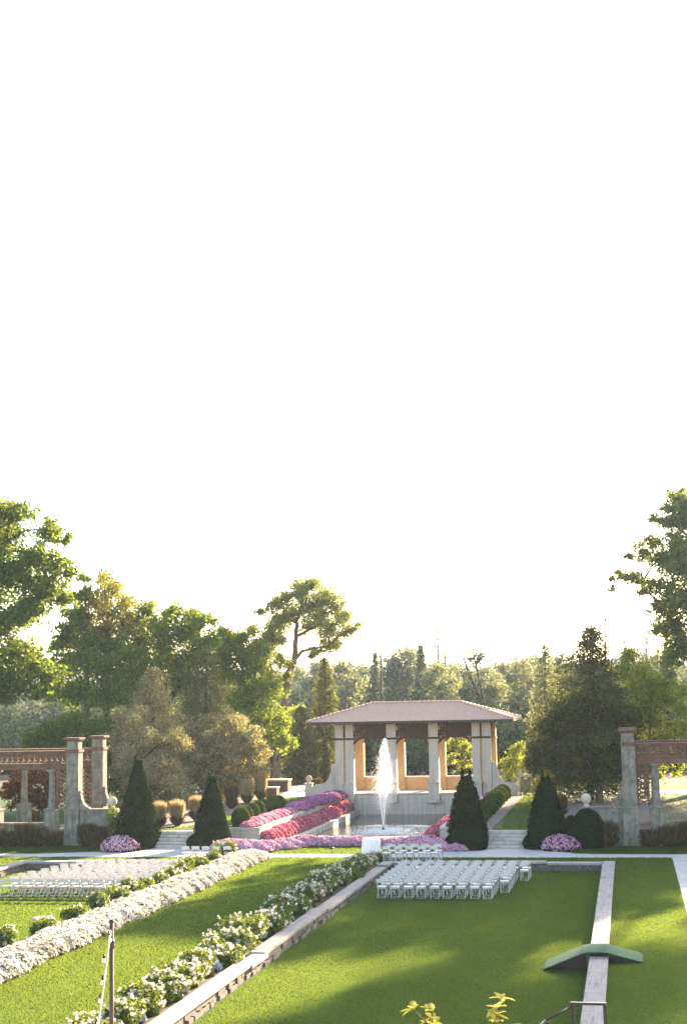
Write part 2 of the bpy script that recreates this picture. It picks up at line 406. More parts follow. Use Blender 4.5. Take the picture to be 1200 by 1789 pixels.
# real blades so the low sun shines through the turf
L['turf'] = leafmat('grass blades', [(.003, .040, .014), (.005, .050, .016), (.012, .068, .018)], .64, .34, (.395, .45, .035))
def turf(name, rects, dens, label):
    PP = []
    for x0, x1, y0, y1, z, k in rects:
        n = int((x1 - x0) * (y1 - y0) * dens * k * 3.2)
        q_ = np.stack([x0 + (x1 - x0) * rng.random(n), y0 + (y1 - y0) * rng.random(n), np.full(n, z)], 1)
        PP.append(q_[rng.random(n) < np.clip((66 / q_[:, 1]) ** 2.2 / 3.2, .2, 1)])
    Pq = np.vstack(PP); n = len(Pq); a = rng.random(n) * 6.283
    s_ = ((.7 + .35 * rng.random(n)) * np.clip(Pq[:, 1] / 66, .5, 1.1))[:, None]
    T = np.stack([np.cos(a), np.sin(a), 0 * a], 1) * .021 * s_; U = np.stack([rng.normal(0, .02, n), rng.normal(0, .02, n), np.full(n, .046)], 1) * s_
    V = np.stack([Pq - T * .6, Pq + T * .6, Pq + T * .9 + U, Pq - T * .9 + U * .9], 1).reshape(-1, 3)
    v = .5 + .28 * np.sin(Pq[:, 0] * 2.6 + np.sin(Pq[:, 1] * .3)) * .8 + .10 * np.sin(Pq[:, 0] * .9 + Pq[:, 1] * .55) + .10 * np.sin(Pq[:, 1] * .43 - Pq[:, 0] * 1.7 + 1) + .12 * (np.sin(Pq[:, 0] * 3.9 + Pq[:, 1] * 1.9) > 0) + rng.normal(0, .13, n)
    tag(link_np(name, V, np.arange(4 * n).reshape(-1, 4), L['turf'], None, v), label, None, None, 'stuff')
turf('lawn_grass', [(-11.35, -1.55, 33.5, 68.75, 0, 1), (-29.9, -20.5, 52, 68.75, 0, 1), (-18.2, -13.3, 32, 72.05, G1, 1), (-.9, 1.75, 34, 72.05, G1, 1), (1.8, 7, 74, 77, G1, .8),
     (-11.4, 1.7, 69.45, 72.05, G1, 1), (-30, -21.1, 69.45, 72.05, G1, 1), (-34, -30.7, 62, 72.05, G1, 1), (-29.9, -24, 42, 52, 0, .8), (-24, -20.6, 38, 52, 0, .8),
     (-38, -31.5, 73.65, 77.4, G1, 1), (-31.5, -28, 74.5, 77.4, G1, 1), (-18.6, -12.6, 73.65, 76.8, G1, 1), (-3, 8, 73.8, 77.4, G1, 1), (-7.5, -4.9, 77.8, 105, G2, .5), (-25, -23.3, 80, 104, G2, .6), (-27.5, -25, 77.8, 81, G2, .3), (1.3, 16, 80, 100, G2, .25)], 400,
     'short mown lawn grass of the garden')
# ------------------------------------------------------------------ walls round the sunken lawns
def long_wall(x0, x1, segs, label, mat='cap', body_in=.06, both=True):
    r = empty('stone_wall', ((x0 + x1) / 2, segs[0][0], 0), label, 'stone wall')
    for k, (a, b, top, dx) in enumerate(segs):
        mb = MB(); mb.box(x0 + dx, x1 + dx, a + .012, b - .012, top - .11, top)
        mb.build('cap_stone', M[mat], r, .015)
    # rubble body: courses of uneven stones
    rr = random.Random(int(abs(x0) * 10)); mb = MB()
    y0, y1 = segs[0][0], segs[-1][1]
    mb.box(x0 + .12, x1 - .12, y0, y1, -.05, .27)
    y = y0
    while y < y1 - .2:
        for z0, z1 in ((-.03, .12), (.125, .285)):
            l = rr.uniform(.3, .9)
            o = rr.uniform(-.14, -.05) + (.09 * rr.random() if z0 < 0 else 0)
            mb.box(x1 - .2, x1 + .0 + o, y + rr.uniform(0, .08), y + l, z0, z1)
            mb.box(x0 - o, x0 + .2, y + rr.uniform(0, .08), y + l, z0, z1 - .005)
        y += .5
    mb.build('wall_body', M['rubble'], r, .012)
    return r
def cross_wall(xa, xb, y0, y1, label, n=4):
    r = empty('stone_wall', ((xa + xb) / 2, y0, 0), label, 'stone wall')
    for k in range(n):
        a = xa + (xb - xa) * k / n; b = xa + (xb - xa) * (k + 1) / n
        t = .41 + .02 * ((k * 7) % 3 - 1)
        mb = MB(); mb.box(a + .012, b - .012, y0, y1, t - .1, t); mb.build('cap_stone', M['capx'], r, .015)
    mb = MB(); mb.box(xa, xb, y0 + .08, y1 - .08, -.05, .285)
    for c in range(3):
        x = xa + .1 * c
        while x < xb - .5:
            l = random.uniform(.35, .8); mb.box(x + .01, min(x + l, xb), y0 + .03 + random.uniform(-.02, .02), y0 + .2, -.03 + c * .105, .068 + c * .105); x += l
    mb.build('wall_body', M['rubble'], r, .01)
long_wall(-11.95, -11.42, [(18.9, 33.0, .40, 0), (33.0, 42.6, .42, 0), (42.6, 44.55, .38, .06), (44.55, 53.95, .42, -.03), (53.95, 63.28, .38, .02), (63.28, 67.6, .34, -.04), (67.6, 68.78, .42, .05)],
          'long low weathered stone wall beside the white rose bed, nearest the photo centre')
long_wall(-1.48, -.92, [(18.9, 35.2, .41, 0), (35.2, 44.55, .40, .01), (44.55, 54.05, .42, 0), (54.05, 63.4, .40, -.01), (63.4, 69.4, .42, 0)],
          'long low pale stone wall on the right, crossed by the green ramp')
cross_wall(-11.9, -1.5, 68.8, 69.4, 'low stone wall closing the far end of the right sunken lawn')
long_wall(-30.6, -30.05, [(18.9, 40, .42, 0), (40, 54.5, .4, 0), (54.5, 63.5, .42, 0), (63.5, 68.72, .40, 0)], 'low stone wall along the far left edge of the left lawn')
cross_wall(-30.55, -20.1, 68.8, 69.4, 'low stone wall closing the far end of the left sunken lawn behind the chairs')
long_wall(-20.5, -20.02, [(18.9, 36, .36, 0), (36, 52, .34, 0), (52, 68.72, .36, 0)], 'low stone wall hidden behind the rose bushes of the left lawn')

# ------------------------------------------------------------------ steps, terrace walls, pool edge
def steps(x0, x1, label):
    mb = MB(); n = 5; rise = (G2 - G1) / n
    r = empty('stone_steps', ((x0 + x1) / 2, 76.46, G1), label, 'steps')
    for k in range(n):
        mb = MB(); mb.box(x0, x1, 76.46 + .28 * k, 77.9 + .02 * k, G1 + rise * k + .003, G1 + rise * (k + 1) - .004 + (.014 if k == n - 1 else 0))
        mb.build('step', M['stone'], r, .02)
steps(-25.85, -23.7, 'pale stone garden steps between the two left cone shaped evergreens')
steps(-7.68, -5.55, 'pale stone garden steps between the two right cone shaped evergreens')
def terrace_wall(sgn, label):
    r = empty('retaining_wall', (AX + sgn * 5.2, 79.7, G1), label, 'retaining wall')
    xo, xi = AX + sgn * 7.3, AX + sgn * 5.12
    a, b = min(xo, xi), max(xo, xi)
    mb = MB(); mb.box(a, b, 79.62, 79.9, 0, .93)
    i0, i1 = min(xi, xi + sgn * .3), max(xi, xi + sgn * .3)
    mb.box(i0, i1, 79.9, 103.6, -.1, .93)
    mb.build('wall_body', M['stone'], r, .01)
    mb = MB(); mb.box(a, b + (.05 if sgn < 0 else 0), 79.56, 79.96, .934, 1.06)
    mb.box(min(xi - sgn * .05, xi + sgn * .38), max(xi - sgn * .05, xi + sgn * .38), 79.97, 103.6, .934, 1.06)
    mb.build('cap_stone', M['stone'], r, .015)
terrace_wall(-1, 'pale stone retaining wall left of the pool, under the pink flowers')
terrace_wall(1, 'pale stone retaining wall right of the pool, half hidden by an evergreen')
r = empty('pool_coping', (AX, 84, .1), 'pale stone coping round the long reflecting pool', 'pool edge')
mb = MB(); mb.box(-20.0, -19.5, 79.9, 103.95, -.5, .12); mb.build('coping', M['stone'], r, .02)
mb = MB(); mb.box(-11.7, -11.2, 79.9, 103.95, -.5, .12); mb.build('coping', M['stone'], r, .02)
mb = MB(); mb.box(-19.49, -11.71, 83.7, 84.25, -.5, .10); mb.build('coping', M['stone'], r, .02)
sheet('soil_bed', [(-19.49, 79.76), (-11.71, 79.76), (-11.71, 83.69), (-19.49, 83.69)], .09, M['soil'])

# ------------------------------------------------------------------ pavilion
def pavilion():
    P = empty('garden_pavilion', (AX, 106.3, 0), 'open stone pavilion with a pink tiled hip roof standing at the head of the pool', 'pavilion')
    c = AX + .06; FZ = 1.3; Y0, Y1 = 104.0, 108.65
    mb = MB(); mb.box(c - 5.0, c + 5.0, Y0 - .02, Y0 + .5, -1.2, FZ - .14)
    mb.box(c - 6.1, c + 6.1, Y0 + .1, 109.6, -.3, FZ - .1)
    for k in range(7): mb.box(c - 4.9, c + 4.9, Y0 - .045, Y0 - .01, -.3 + k * .2, -.3 + k * .2 + .165)
    mb.build('base_wall', M['pier'], P, .008)
    mb = MB(); mb.box(c - 5.8, c + 5.8, Y0 - .08, 109.6, FZ - .097, FZ); mb.build('floor', M['tilefloor'], P, .01)
    def pier(x0, x1, y0, y1, mat, ped):
        mb = MB(); mb.box(x0, x1, y0, y1, FZ + .003, 6.3)
        mb.box(x0 - .04, x1 + .04, y0 - .04, y1 + .04, FZ + .002, FZ + .28)
        mb.box(x0 - .03, x1 + .05, y0 - .03, y1 + .03, 4.98, 5.12)
        o = mb.build('pier', M[mat], P, .015)
        if ped:
            mb = MB(); mb.box(x0 - .06, x1 + .06, y0 - .42, y0 - .045, .85, 1.98); mb.box(x0 - .1, x1 + .1, y0 - .47, y0 - .043, 1.983, 2.1)
            mb.box(x0 - .12, x1 + .12, y0 - .5, y0 - .05, .62, .846)
            mb.build('pedestal', M['pier'], o, .015)
        return o
    fx = [(-5.72, -5.1), (-4.95, -4.36), (-1.9, -1.2), (1.2, 1.9), (4.36, 4.95), (5.1, 5.72)]
    for k, (a, b) in enumerate(fx):
        pier(c + a, c + b, Y0, Y0 + .62, 'pier', k in (1, 2, 3, 4))
        pier(c + a, c + b, Y1 - .62, Y1, 'stucco', False)
    for sx in (-1, 1):
        for (ya, yb) in ((Y0 + .15, Y0 + .45), (Y1 - .47, Y1 - .15)):
            mb = MB(); x0, x1 = sorted((c + sx * 4.96, c + sx * 5.09)); mb.box(x0, x1, ya, yb, FZ, 6.25); mb.build('recess_panel', M['stucco'], P)
        for (ya, yb) in ((Y0, Y0 + .62), (Y1 - .62, Y1)):    # red bands
            pass
    for (x0, x1) in ((-5.76, -4.3), (-1.95, -1.15), (1.15, 1.95), (4.3, 5.76)):
        mb = MB(); mb.box(c + x0, c + x1, Y0 - .07, Y0 - .045, 5.14, 5.28); mb.box(c + x0, c + x1, Y0 - .045, Y0 - .003, 5.15, 5.27); mb.build('band', M['redwood'], P)
    for x in (-5.03, 5.03):
        mb = MB(); mb.box(c + x - .05, c + x + .05, Y0 - .03, Y0 + .12, 5.285, 6.3); mb.build('band', M['redwood'], P)
    # arched trellis between the piers
    def arch(u, w_, zlow=4.78, zmid=5.22):
        a = abs(u) / w_
        return zlow + (zmid - zlow) * (1 - max(0, (a - .35) / .65) ** 2) if a > .35 else zmid
    def trellis(u0, u1, a0, a1, axis, nbar=None):
        mb = MB(); cu_ = (u0 + u1) / 2; w_ = (u1 - u0) / 2; n = 16
        top = 6.32
        us = [u0 + (u1 - u0) * k / n for k in range(n + 1)]
        lo = [arch(u - cu_, w_) for u in us]
        for k in range(n):
            mb.prism([(us[k], lo[k]), (us[k + 1], lo[k + 1]), (us[k + 1], lo[k + 1] + .2), (us[k], lo[k] + .2)], a0, a1, axis)
        mb.prism([(u0, 6.1), (u1, 6.1), (u1, top), (u0, top)], a0, a1, axis)
        mb.prism([(u0, 5.42), (u1, 5.42), (u1, 5.52), (u0, 5.52)], a0 + .01, a1 - .01, axis)
        am = (a0 + a1) / 2
        # scrolls: rings and diagonals
        st = .22; x = u0 + .1; k = 0
        while x < u1 - .1:
            for sx in (-1, 1):
                x2 = x + sx * .34
                if u0 < x2 < u1:
                    mb.prism([(x - .055, 5.52), (x + .055, 5.52), (x2 + .055, 6.12), (x2 - .055, 6.12)], am - .02 + sx * .012, am + .02 + sx * .012, axis)
            x += st
        x = u0 + .3
        while x < u1 - .2:
            for q in range(10):
                a1_, a2_ = 2 * math.pi * q / 10, 2 * math.pi * (q + 1) / 10
                rr = .17
                pts = [(x + rr * math.cos(a1_), 5.8 + rr * math.sin(a1_)), (x + rr * math.cos(a2_), 5.8 + rr * math.sin(a2_)),
                       (x + (rr - .06) * math.cos(a2_), 5.8 + (rr - .06) * math.sin(a2_)), (x + (rr - .06) * math.cos(a1_), 5.8 + (rr - .06) * math.sin(a1_))]
                mb.prism(pts, am - .05, am + .05, axis)
            x += .46
        x = u0 + .03
        while x < u1 - .05:
            mb.prism([(x, 5.521), (x + .15, 5.521), (x + .15, 5.78), (x, 5.78)], am - .012, am + .012, axis)
            mb.prism([(x + .1, 5.84), (x + .24, 5.84), (x + .24, 6.099), (x + .1, 6.099)], am - .012, am + .012, axis); x += .2
        # fine infill
        x = u0 + .06
        while x < u1:
            z = arch(x - cu_, w_) + .18
            mb.prism([(x - .035, z), (x + .035, z), (x + .035, 5.43), (x - .035, 5.43)], am - .03, am + .03, axis); x += .1
        return mb.build('trellis_arch', M['redwood'], P)
    for (a, b) in ((-4.35, -1.91), (-1.19, 1.19), (1.91, 4.35)):
        trellis(c + a, c + b, Y0 + .12, Y0 + .26, 'y'); trellis(c + a, c + b, Y1 - .3, Y1 - .16, 'y')
        mb = MB(); mb.box(c + a, c + b, Y1 - .42, Y1 - .14, FZ + .002, 2.12); mb.build('parapet', M['stucco'], P)
        mb = MB(); mb.box(c + a, c + b, Y1 - .48, Y1 - .08, 2.123, 2.24); mb.build('parapet_cap', M['tilefloor'], P, .01)
    for sx in (-1, 1):
        x0, x1 = sorted((c + sx * 5.35, c + sx * 5.47)); trellis(Y0 + .63, Y1 - .63, x0, x1, 'x')
        mb = MB(); x0, x1 = sorted((c + sx * 5.25, c + sx * 5.55)); mb.box(x0, x1, Y0 + .63, Y1 - .63, FZ + .002, 2.12); mb.build('parapet', M['stucco'], P)
        # scrolled wing walls
        prof = [(5.73, .3), (7.6, .3), (7.6, 1.75), (7.3, 1.92), (6.9, 1.95), (6.55, 2.05), (6.3, 2.35), (6.12, 2.8), (6.08, 3.2), (5.95, 3.42), (5.73, 3.45)]
        mb = MB(); mb.prism([(c + sx * u, z) for u, z in prof], Y0 + .1, Y0 + .5); mb.build('scroll_wing', M['pier'], P, .015)
        mb = MB(); x0, x1 = sorted((c + sx * 5.3, c + sx * 7.9)); mb.box(x0, x1, Y0 - .35, Y0 + .08, -.2, 1.25) ; mb.build('wing_plinth', M['pier'], P, .02)
    # beams and ceiling
    mb = MB(); mb.box(c - 5.75, c + 5.75, Y0 - .02, Y0 + .64, 6.303, 6.42); mb.box(c - 5.75, c + 5.75, Y1 - .64, Y1 + .02, 6.303, 6.42)
    mb.build('beam', M['redwood'], P)
    mb = MB(); mb.box(c - 7.3, c + 7.3, 102.75, 109.9, 6.425, 6.47); mb.build('ceiling', M['redwood'], P)
    mb = MB(); x = c - 7.2
    while x < c + 7.25:
        mb.box(x - .05, x + .05, 102.7, 103.95, 6.29, 6.42); mb.box(x - .05, x + .05, 108.7, 109.95, 6.29, 6.42); x += .42
    y = 104.1
    while y < 108.6:
        mb.box(c - 7.3, c - 5.8, y - .05, y + .05, 6.29, 6.42); mb.box(c + 5.8, c + 7.3, y - .05, y + .05, 6.29, 6.42); y += .42
    mb.build('rafter_tails', M['dark'], P)
    # roof: stepped courses on a hip
    ex, ya, yb, ze = 7.5, 102.55, 110.05, 6.5; rx, ry, zr = 3.3, (102.55 + 110.05) / 2, 7.76
    mb = MB(); n = 18
    def lerp(a, b, k): return a + (b - a) * k
    for k in range(n):
        t0, t1 = k / n, (k + 1) / n + .012
        hx0, hx1 = lerp(ex, rx, t0), lerp(ex, rx, min(1, t1)); hy0, hy1 = lerp((yb - ya) / 2, 0, t0), lerp((yb - ya) / 2, 0, min(1, t1))
        z0, z1 = lerp(ze, zr, t0), lerp(ze, zr, min(1, t1)); up = .035
        lo = [(c - hx0, ry - hy0), (c + hx0, ry - hy0), (c + hx0, ry + hy0), (c - hx0, ry + hy0)]
        hi = [(c - hx1, ry - hy1), (c + hx1, ry - hy1), (c + hx1, ry + hy1), (c - hx1, ry + hy1)]
        vs = [(x, y, z0 + up) for x, y in lo] + [(x, y, z1) for x, y in hi] + [(x, y, z0) for x, y in lo]
        fs = [(i, (i + 1) % 4, 4 + (i + 1) % 4, 4 + i) for i in range(4)] + [(8 + i, 8 + (i + 1) % 4, (i + 1) % 4, i) for i in range(4)]
        mb.add(vs, fs)
    rf = mb.build('roof', M['roof'], P, recalc=False)
    mb = MB()
    cs = [((c - ex, ya, ze), (c - rx, ry, zr)), ((c + ex, ya, ze), (c + rx, ry, zr)), ((c + ex, yb, ze), (c + rx, ry, zr)), ((c - ex, yb, ze), (c - rx, ry, zr)), ((c - rx, ry, zr), (c + rx, ry, zr))]
    for a, b in cs:
        a, b = Vector(a), Vector(b); m_ = int((b - a).length / .35)
        for k in range(m_):
            p0 = a.lerp(b, k / m_) + Vector((0, 0, .04)); p1 = a.lerp(b, (k + 1.1) / m_) + Vector((0, 0, .04))
            mb.tube([p0, p1], [.115, .085], 8)
    mb.build('ridge_tiles', M['roof'], rf)
    mb = MB()
    mb.box(c - ex, c + ex, ya - .03, ya + .07, ze - .15, ze - .01); mb.box(c - ex, c + ex, yb - .07, yb + .03, ze - .15, ze - .01)
    mb.box(c - ex - .03, c - ex + .07, ya + .075, yb - .075, ze - .15, ze - .01); mb.box(c + ex - .07, c + ex + .03, ya + .075, yb - .075, ze - .15, ze - .01)
    mb.build('gutter', M['dark'], P)
    return P
pavilion()

# stone posts with ball finials
def ball_post(x, y, z0, zp, w_, r, label, mat='pier'):
    P = empty('stone_post', (x, y, z0), label, 'stone post')
    mb = MB(); mb.box(x - w_ / 2, x + w_ / 2, y - w_ / 2, y + w_ / 2, z0 - .05, zp); mb.box(x - w_ / 2 - .05, x + w_ / 2 + .05, y - w_ / 2 - .05, y + w_ / 2 + .05, zp + .002, zp + .09)
    mb.build('post', M[mat], P, .015)
    mb = MB(); mb.lathe(x, y, [(.12, zp + .09), (.08, zp + .15), (.09, zp + .18)], 14); mb.sphere((x, y, zp + .16 + r), r); mb.build('ball_finial', M[mat], P)
ball_post(-23.35, 104.3, G2, 1.95, .52, .24, 'stone post with a round ball finial at the left foot of the pavilion')
# scroll topped stone seat end right of the pavilion
P = empty('stone_seat_end', (-7.6, 107.2, G2), 'pale stone seat end with a scrolled top on the path right of the pavilion', 'stone seat')
mb = MB(); mb.box(-8.0, -7.25, 107.0, 107.5, G2, 2.2); mb.build('block', M['oldstone'], P, .02)
mb = MB(); mb.prism([(-8.15, G2), (-8.02, G2), (-8.0, 2.3), (-7.9, 2.5), (-7.72, 2.42), (-7.62, 2.5), (-7.75, 2.72), (-7.98, 2.74), (-8.14, 2.55)][::-1], 106.9, 107.5); mb.build('scroll', M['stone'], P, .02)
mb = MB(); mb.box(-8.0, -7.15, 106.95, 107.55, 2.205, 2.3); mb.build('cap_stone', M['stone'], P, .02)
# low brick walls on the left terrace
P = empty('stone_block_wall', (-27, 110, G2), 'low tan stone wall with a pale cap under the leaning tall tree', 'garden wall')
a, b = at(465, 1383, 110), at(503, 1383, 110)
mb = MB(); mb.box(a.x - .6, b.x, 110, 111.2, G2, 1.85); mb.build('wall_body', M['brick'], P, .01)
mb = MB(); mb.box(a.x - .7, b.x + .06, 109.95, 111.25, 1.853, 1.98); mb.build('cap_stone', M['stone'], P, .01)
P = empty('brick_wall', (-30, 107.5, G2), 'long dark brick wall with a wavy top behind the straw coloured grasses', 'garden wall')
xa, xb = at(378, 1385, 107.5).x, at(462, 1385, 107.5).x
top = [(xa, 1.75), (xa + 1.4, 1.75), (xa + 1.5, 1.6), (xb - 1.9, 1.6), (xb - 1.6, 2.35), (xb - 1.3, 2.15), (xb - .9, 2.05), (xb - .4, 2.15), (xb - .1, 2.0), (xb, 1.75)]
mb = MB(); mb.prism([(xa, G2), (xb, G2)] + [(u, z) for u, z in top[::-1]], 107.5, 107.9); mb.build('wall_body', M['brick'], P, .01)
mb = MB()
for (u0, z0), (u1, z1) in zip(top[:-1], top[1:]): mb.prism([(u0, z0 + .003), (u1, z1 + .003), (u1, z1 + .08), (u0, z0 + .08)], 107.45, 107.95)
mb.build('coping', M['oldstone'], P)
P = empty('stone_cheek_wall', (-25.9, 104.8, G2), 'short dark brick pier with a sunlit side at the path edge left of the pavilion', 'garden wall')
mb = MB(); q = at(473, 1395, 102); mb.box(q.x - .35, q.x + .45, 102, 102.8, G2, 1.8); mb.build('wall_body', M['brick'], P, .01)
mb = MB(); mb.box(q.x - .4, q.x + .5, 101.95, 102.85, 1.803, 1.9); mb.build('cap_stone', M['stone'], P, .01)
P = empty('scroll_stair_wall', (-28.9, 95.9, G2), 'sunlit curving stone stair wall behind the leftmost straw coloured grasses', 'garden wall')
q = at(352, 1405, 96)
mb = MB(); mb.prism([(96, G2), (100, G2), (100, 3.1), (99.2, 3.0), (98.4, 2.4), (97.6, 2.25), (96.9, 1.75), (96.2, 1.6), (96, 1.3)], q.x - .3, q.x + .15, 'x'); mb.build('wall_body', M['oldstone'], P, .01)
# pale park statue / lamp post behind the leaning tree
P = empty('lamp_post', (at(509, 1365, 121).x, 121, G2), 'pale sunlit lamp post just right of the leaning tall tree', 'lamp post')
q = at(509, 1365, 121)
mb = MB(); mb.lathe(q.x, 121, [(.2, G2), (.2, 1.4), (.09, 1.6), (.08, 3.0), (.16, 3.1)], 12); mb.build('post', M['stucco'], P)
mb = MB(); mb.lathe(q.x, 121, [(.15, 3.1), (.26, 3.4), (.24, 3.6), (.05, 3.85)], 12); mb.build('lantern', M['stucco'], P)

# ------------------------------------------------------------------ pergolas
def pergola(sgn, label):
    px = AX + sgn * 15.5                       # axis of the tall pillar
    P = empty('pergola', (px, 77.5, G1), label, 'pergola')
    out = lambda d: px + sgn * d               # outwards from the garden axis
    def bx(mb, a, b, y0, y1, z0, z1): mb.box(min(a, b), max(a, b), y0, y1, z0, z1)
    for y in (77.5, 81.4):
        mb = MB(); mb.box(px - .36, px + .36, y, y + .72, 2.3, 5.45); mb.build('pillar', M['oldstone'], P, .02)
        o = P
        mb = MB(); mb.box(px - .33, px + .33, y + .03, y + .69, 5.62, 6.1); mb.build('pillar_head', M['oldstone'], P, .02)
        mb = MB(); mb.box(px - .42, px + .42, y - .06, y + .78, 5.453, 5.617); mb.build('band', M['terracotta'], P, .01)
        mb = MB(); mb.box(px - .4, px + .4, y - .04, y + .76, 6.103, 6.18); mb.box(px - .47, px + .47, y - .11, y + .83, 6.182, 6.29); mb.build('pillar_cap', M['terracotta'], P, .01)
        mb = MB(); mb.box(px - .42, px + .42, y - .08, y + .8, G1 - .3 if y < 80 else G2, 2.2); mb.box(px - .5, px + .5, y - .14, y + .86, 2.203, 2.297)
        mb.box(px - .47, px + .47, y - .12, y + .84, G1 - .3 if y < 80 else G2, .85)
        mb.build('pedestal', M['oldstone'], P, .02)
        # beams with a lattice band between
        e = out(24)
        mb = MB(); bx(mb, out(.37), e, y + .1, y + .62, 5.36, 5.5); bx(mb, out(.37), e, y + .04, y + .68, 5.503, 5.57); mb.build('cornice', M['terracotta'], P, .01)
        mb = MB(); bx(mb, out(.37), e, y + .14, y + .58, 4.5, 4.8); bx(mb, out(.37), e, y + .1, y + .62, 4.803, 4.86); mb.build('beam', M['terracotta'], P, .01)
        mb = MB(); d = .42
        while d < 14:
            x = out(d)
            mb.box(x - .035, x + .035, y + .2, y + .27, 4.865, 5.355)
            for q in range(6):
                a1, a2 = math.pi * q / 6, math.pi * (q + 1) / 6
                for z_, s_ in ((5.1, 1), (5.12, -1)):
                    pts = [(x + .17 + .15 * math.cos(a1), z_ + s_ * .2 * math.sin(a1)), (x + .17 + .15 * math.cos(a2), z_ + s_ * .2 * math.sin(a2)),
                           (x + .17 + .09 * math.cos(a2), z_ + s_ * .14 * math.sin(a2)), (x + .17 + .09 * math.cos(a1), z_ + s_ * .14 * math.sin(a1))]
                    mb.prism(pts, y + .2, y + .26)
            d += .34
        mb.build('lattice_band', M['terracotta'], P)
        # columns
        for d in (1.35, 4.75, 8.15, 11.5):
            x = out(d)
            mb = MB(); mb.lathe(x, y + .36, [(.25, 2.35), (.25, 2.42), (.20, 2.5), (.19, 3.2), (.165, 4.2), (.165, 4.25), (.23, 4.35), (.25, 4.4)], 18)
            mb.box(x - .27, x + .27, y + .09, y + .63, 4.402, 4.497); mb.box(x - .3, x + .3, y + .06, y + .66, 2.3, 2.35)
            mb.build('column', M['oldstone'], P)
            mb = MB(); mb.box(x - .34, x + .34, y + .02, y + .7, G1 - .3 if y < 80 else G2, 2.2); mb.box(x - .4, x + .4, y - .04, y + .76, 2.203, 2.297); mb.build('column_pedestal', M['oldstone'], P, .02)
        # upright trellis strip next to the pillar
        mb = MB()
        bx(mb, out(.37), out(.46), y + .2, y + .3, 2.3, 4.5); bx(mb, out(.93), out(1.02), y + .2, y + .3, 2.3, 4.5)
        z = 2.35
        while z < 4.4:
            mb.prism([(out(.46), z), (out(.93), z + .22), (out(.93), z + .29), (out(.46), z + .07)], y + .22, y + .25)
            mb.prism([(out(.46), z + .22), (out(.93), z), (out(.93), z + .07), (out(.46), z + .29)], y + .255, y + .285); z += .25
        mb.build('trellis_strip', M['terracotta'], P)
        # balustrades between the pedestals
        if y < 80:
            for a, b in ((1.7, 4.4), (5.1, 7.8), (8.5, 11.15)):
                mb = MB(); bx(mb, out(a), out(b), y + .1, y + .6, 1.42, 1.53); bx(mb, out(a), out(b), y + .12, y + .58, -.1, .55); mb.build('parapet_rail', M['oldstone'], P, .01)
                d = a + .17
                while d < b - .1:
                    mb = MB(); mb.lathe(out(d), y + .35, [(.06, .55), (.09, .7), (.1, .85), (.05, 1.1), (.05, 1.2), (.08, 1.42)], 10); mb.build('baluster', M['oldstone'], P)
                    d += .3
    # side wall toward the steps, scroll and ball
    i1 = px - sgn * 2.55
    mb = MB(); bx(mb, px - sgn * .43, i1, 77.55, 78.0, -.1, 2.2); bx(mb, px - sgn * .51, i1 - sgn * .08, 77.48, 78.07, 2.203, 2.3); mb.build('wing_wall', M['oldstone'], P, .015)
    for y in (77.6, 81.5):
        pr = [(.36, 2.303), (.98, 2.303), (.95, 2.38), (.82, 2.40), (.62, 2.6), (.5, 2.9), (.46, 3.15), (.5, 3.24), (.43, 3.32), (.36, 3.28)]
        mb = MB(); mb.prism([(px - sgn * u, z) for u, z in pr], y, y + .35); mb.build('scroll_bracket', M['oldstone'], P, .015)
    bxp = px - sgn * 2.3
    mb = MB(); mb.lathe(bxp, 77.78, [(.2, 2.302), (.12, 2.4), (.1, 2.45)], 14); mb.sphere((bxp, 77.78, 2.7), .27); mb.build('ball_finial', M['pier'], P)
    return P
pergola(-1, 'weathered stone pergola with red brown lattice band at the far left')
pergola(1, 'weathered stone pergola with red brown lattice band at the far right')

# ------------------------------------------------------------------ fountain, table
P = empty('fountain', (-15.5, 90.6, -.2), 'tall white water jet rising from the pool in front of the pavilion', 'fountain')
mb = MB(); mb.lathe(-15.5, 90.6, [(.16, -.5), (.14, -.05), (.06, .0), (.05, .08)], 14); mb.build('nozzle', M['iron'], P)
n = 24000
u = rng.random(n); z = 5.65 * (u ** .8)
rad = np.interp(z, [0, .8, 1.3, 2.2, 3.4, 4.4, 5.2, 5.65], [.05, .2, .62, .78, .66, .42, .2, .08])
ang = rng.random(n) * 2 * np.pi; rr = rad * np.abs(rng.normal(0, .55, n))
keep = rng.random(n) < np.interp(z, [0, 1.0, 1.6, 3.2, 4.5, 5.65], [.10, .22, .85, 1.0, .6, .25])
z, ang, rr = z[keep], ang[keep], rr[keep]
X = -15.5 + rr * np.cos(ang) + .035 * z; Yy = 90.6 + rr * np.sin(ang)
Pp = np.stack([X, Yy, z - .05], 1)
V, Q = leaf_quads(Pp, rng.normal(size=(len(Pp), 3)), .018)
link_np('spray', V, Q, M['spray'], P)
mb = MB()
for s_ in (-1, 1): mb.tube([(-15.5, 90.6, 0), (-15.5 + s_ * .09, 90.6, 1.0), (-15.5 + s_ * .2, 90.6, 2.2)], [.02, .035, .06], 8)
mb.build('water_stream', M['spray'], P)
n = 16000
ang = rng.random(n) * 2 * np.pi; rr = np.abs(rng.normal(0, 1.0, n)) * 1.0
Pp = np.stack([-15.4 + rr * np.cos(ang), 90.6 + 1.6 * rr * np.sin(ang), -.2 + np.abs(rng.normal(0, .06, n))], 1)
V, Q = leaf_quads(Pp, rng.normal(size=(n, 3)) * .5 + np.array([0, 0, 1]), .03)
link_np('splash', V, Q, M['spray'], P)

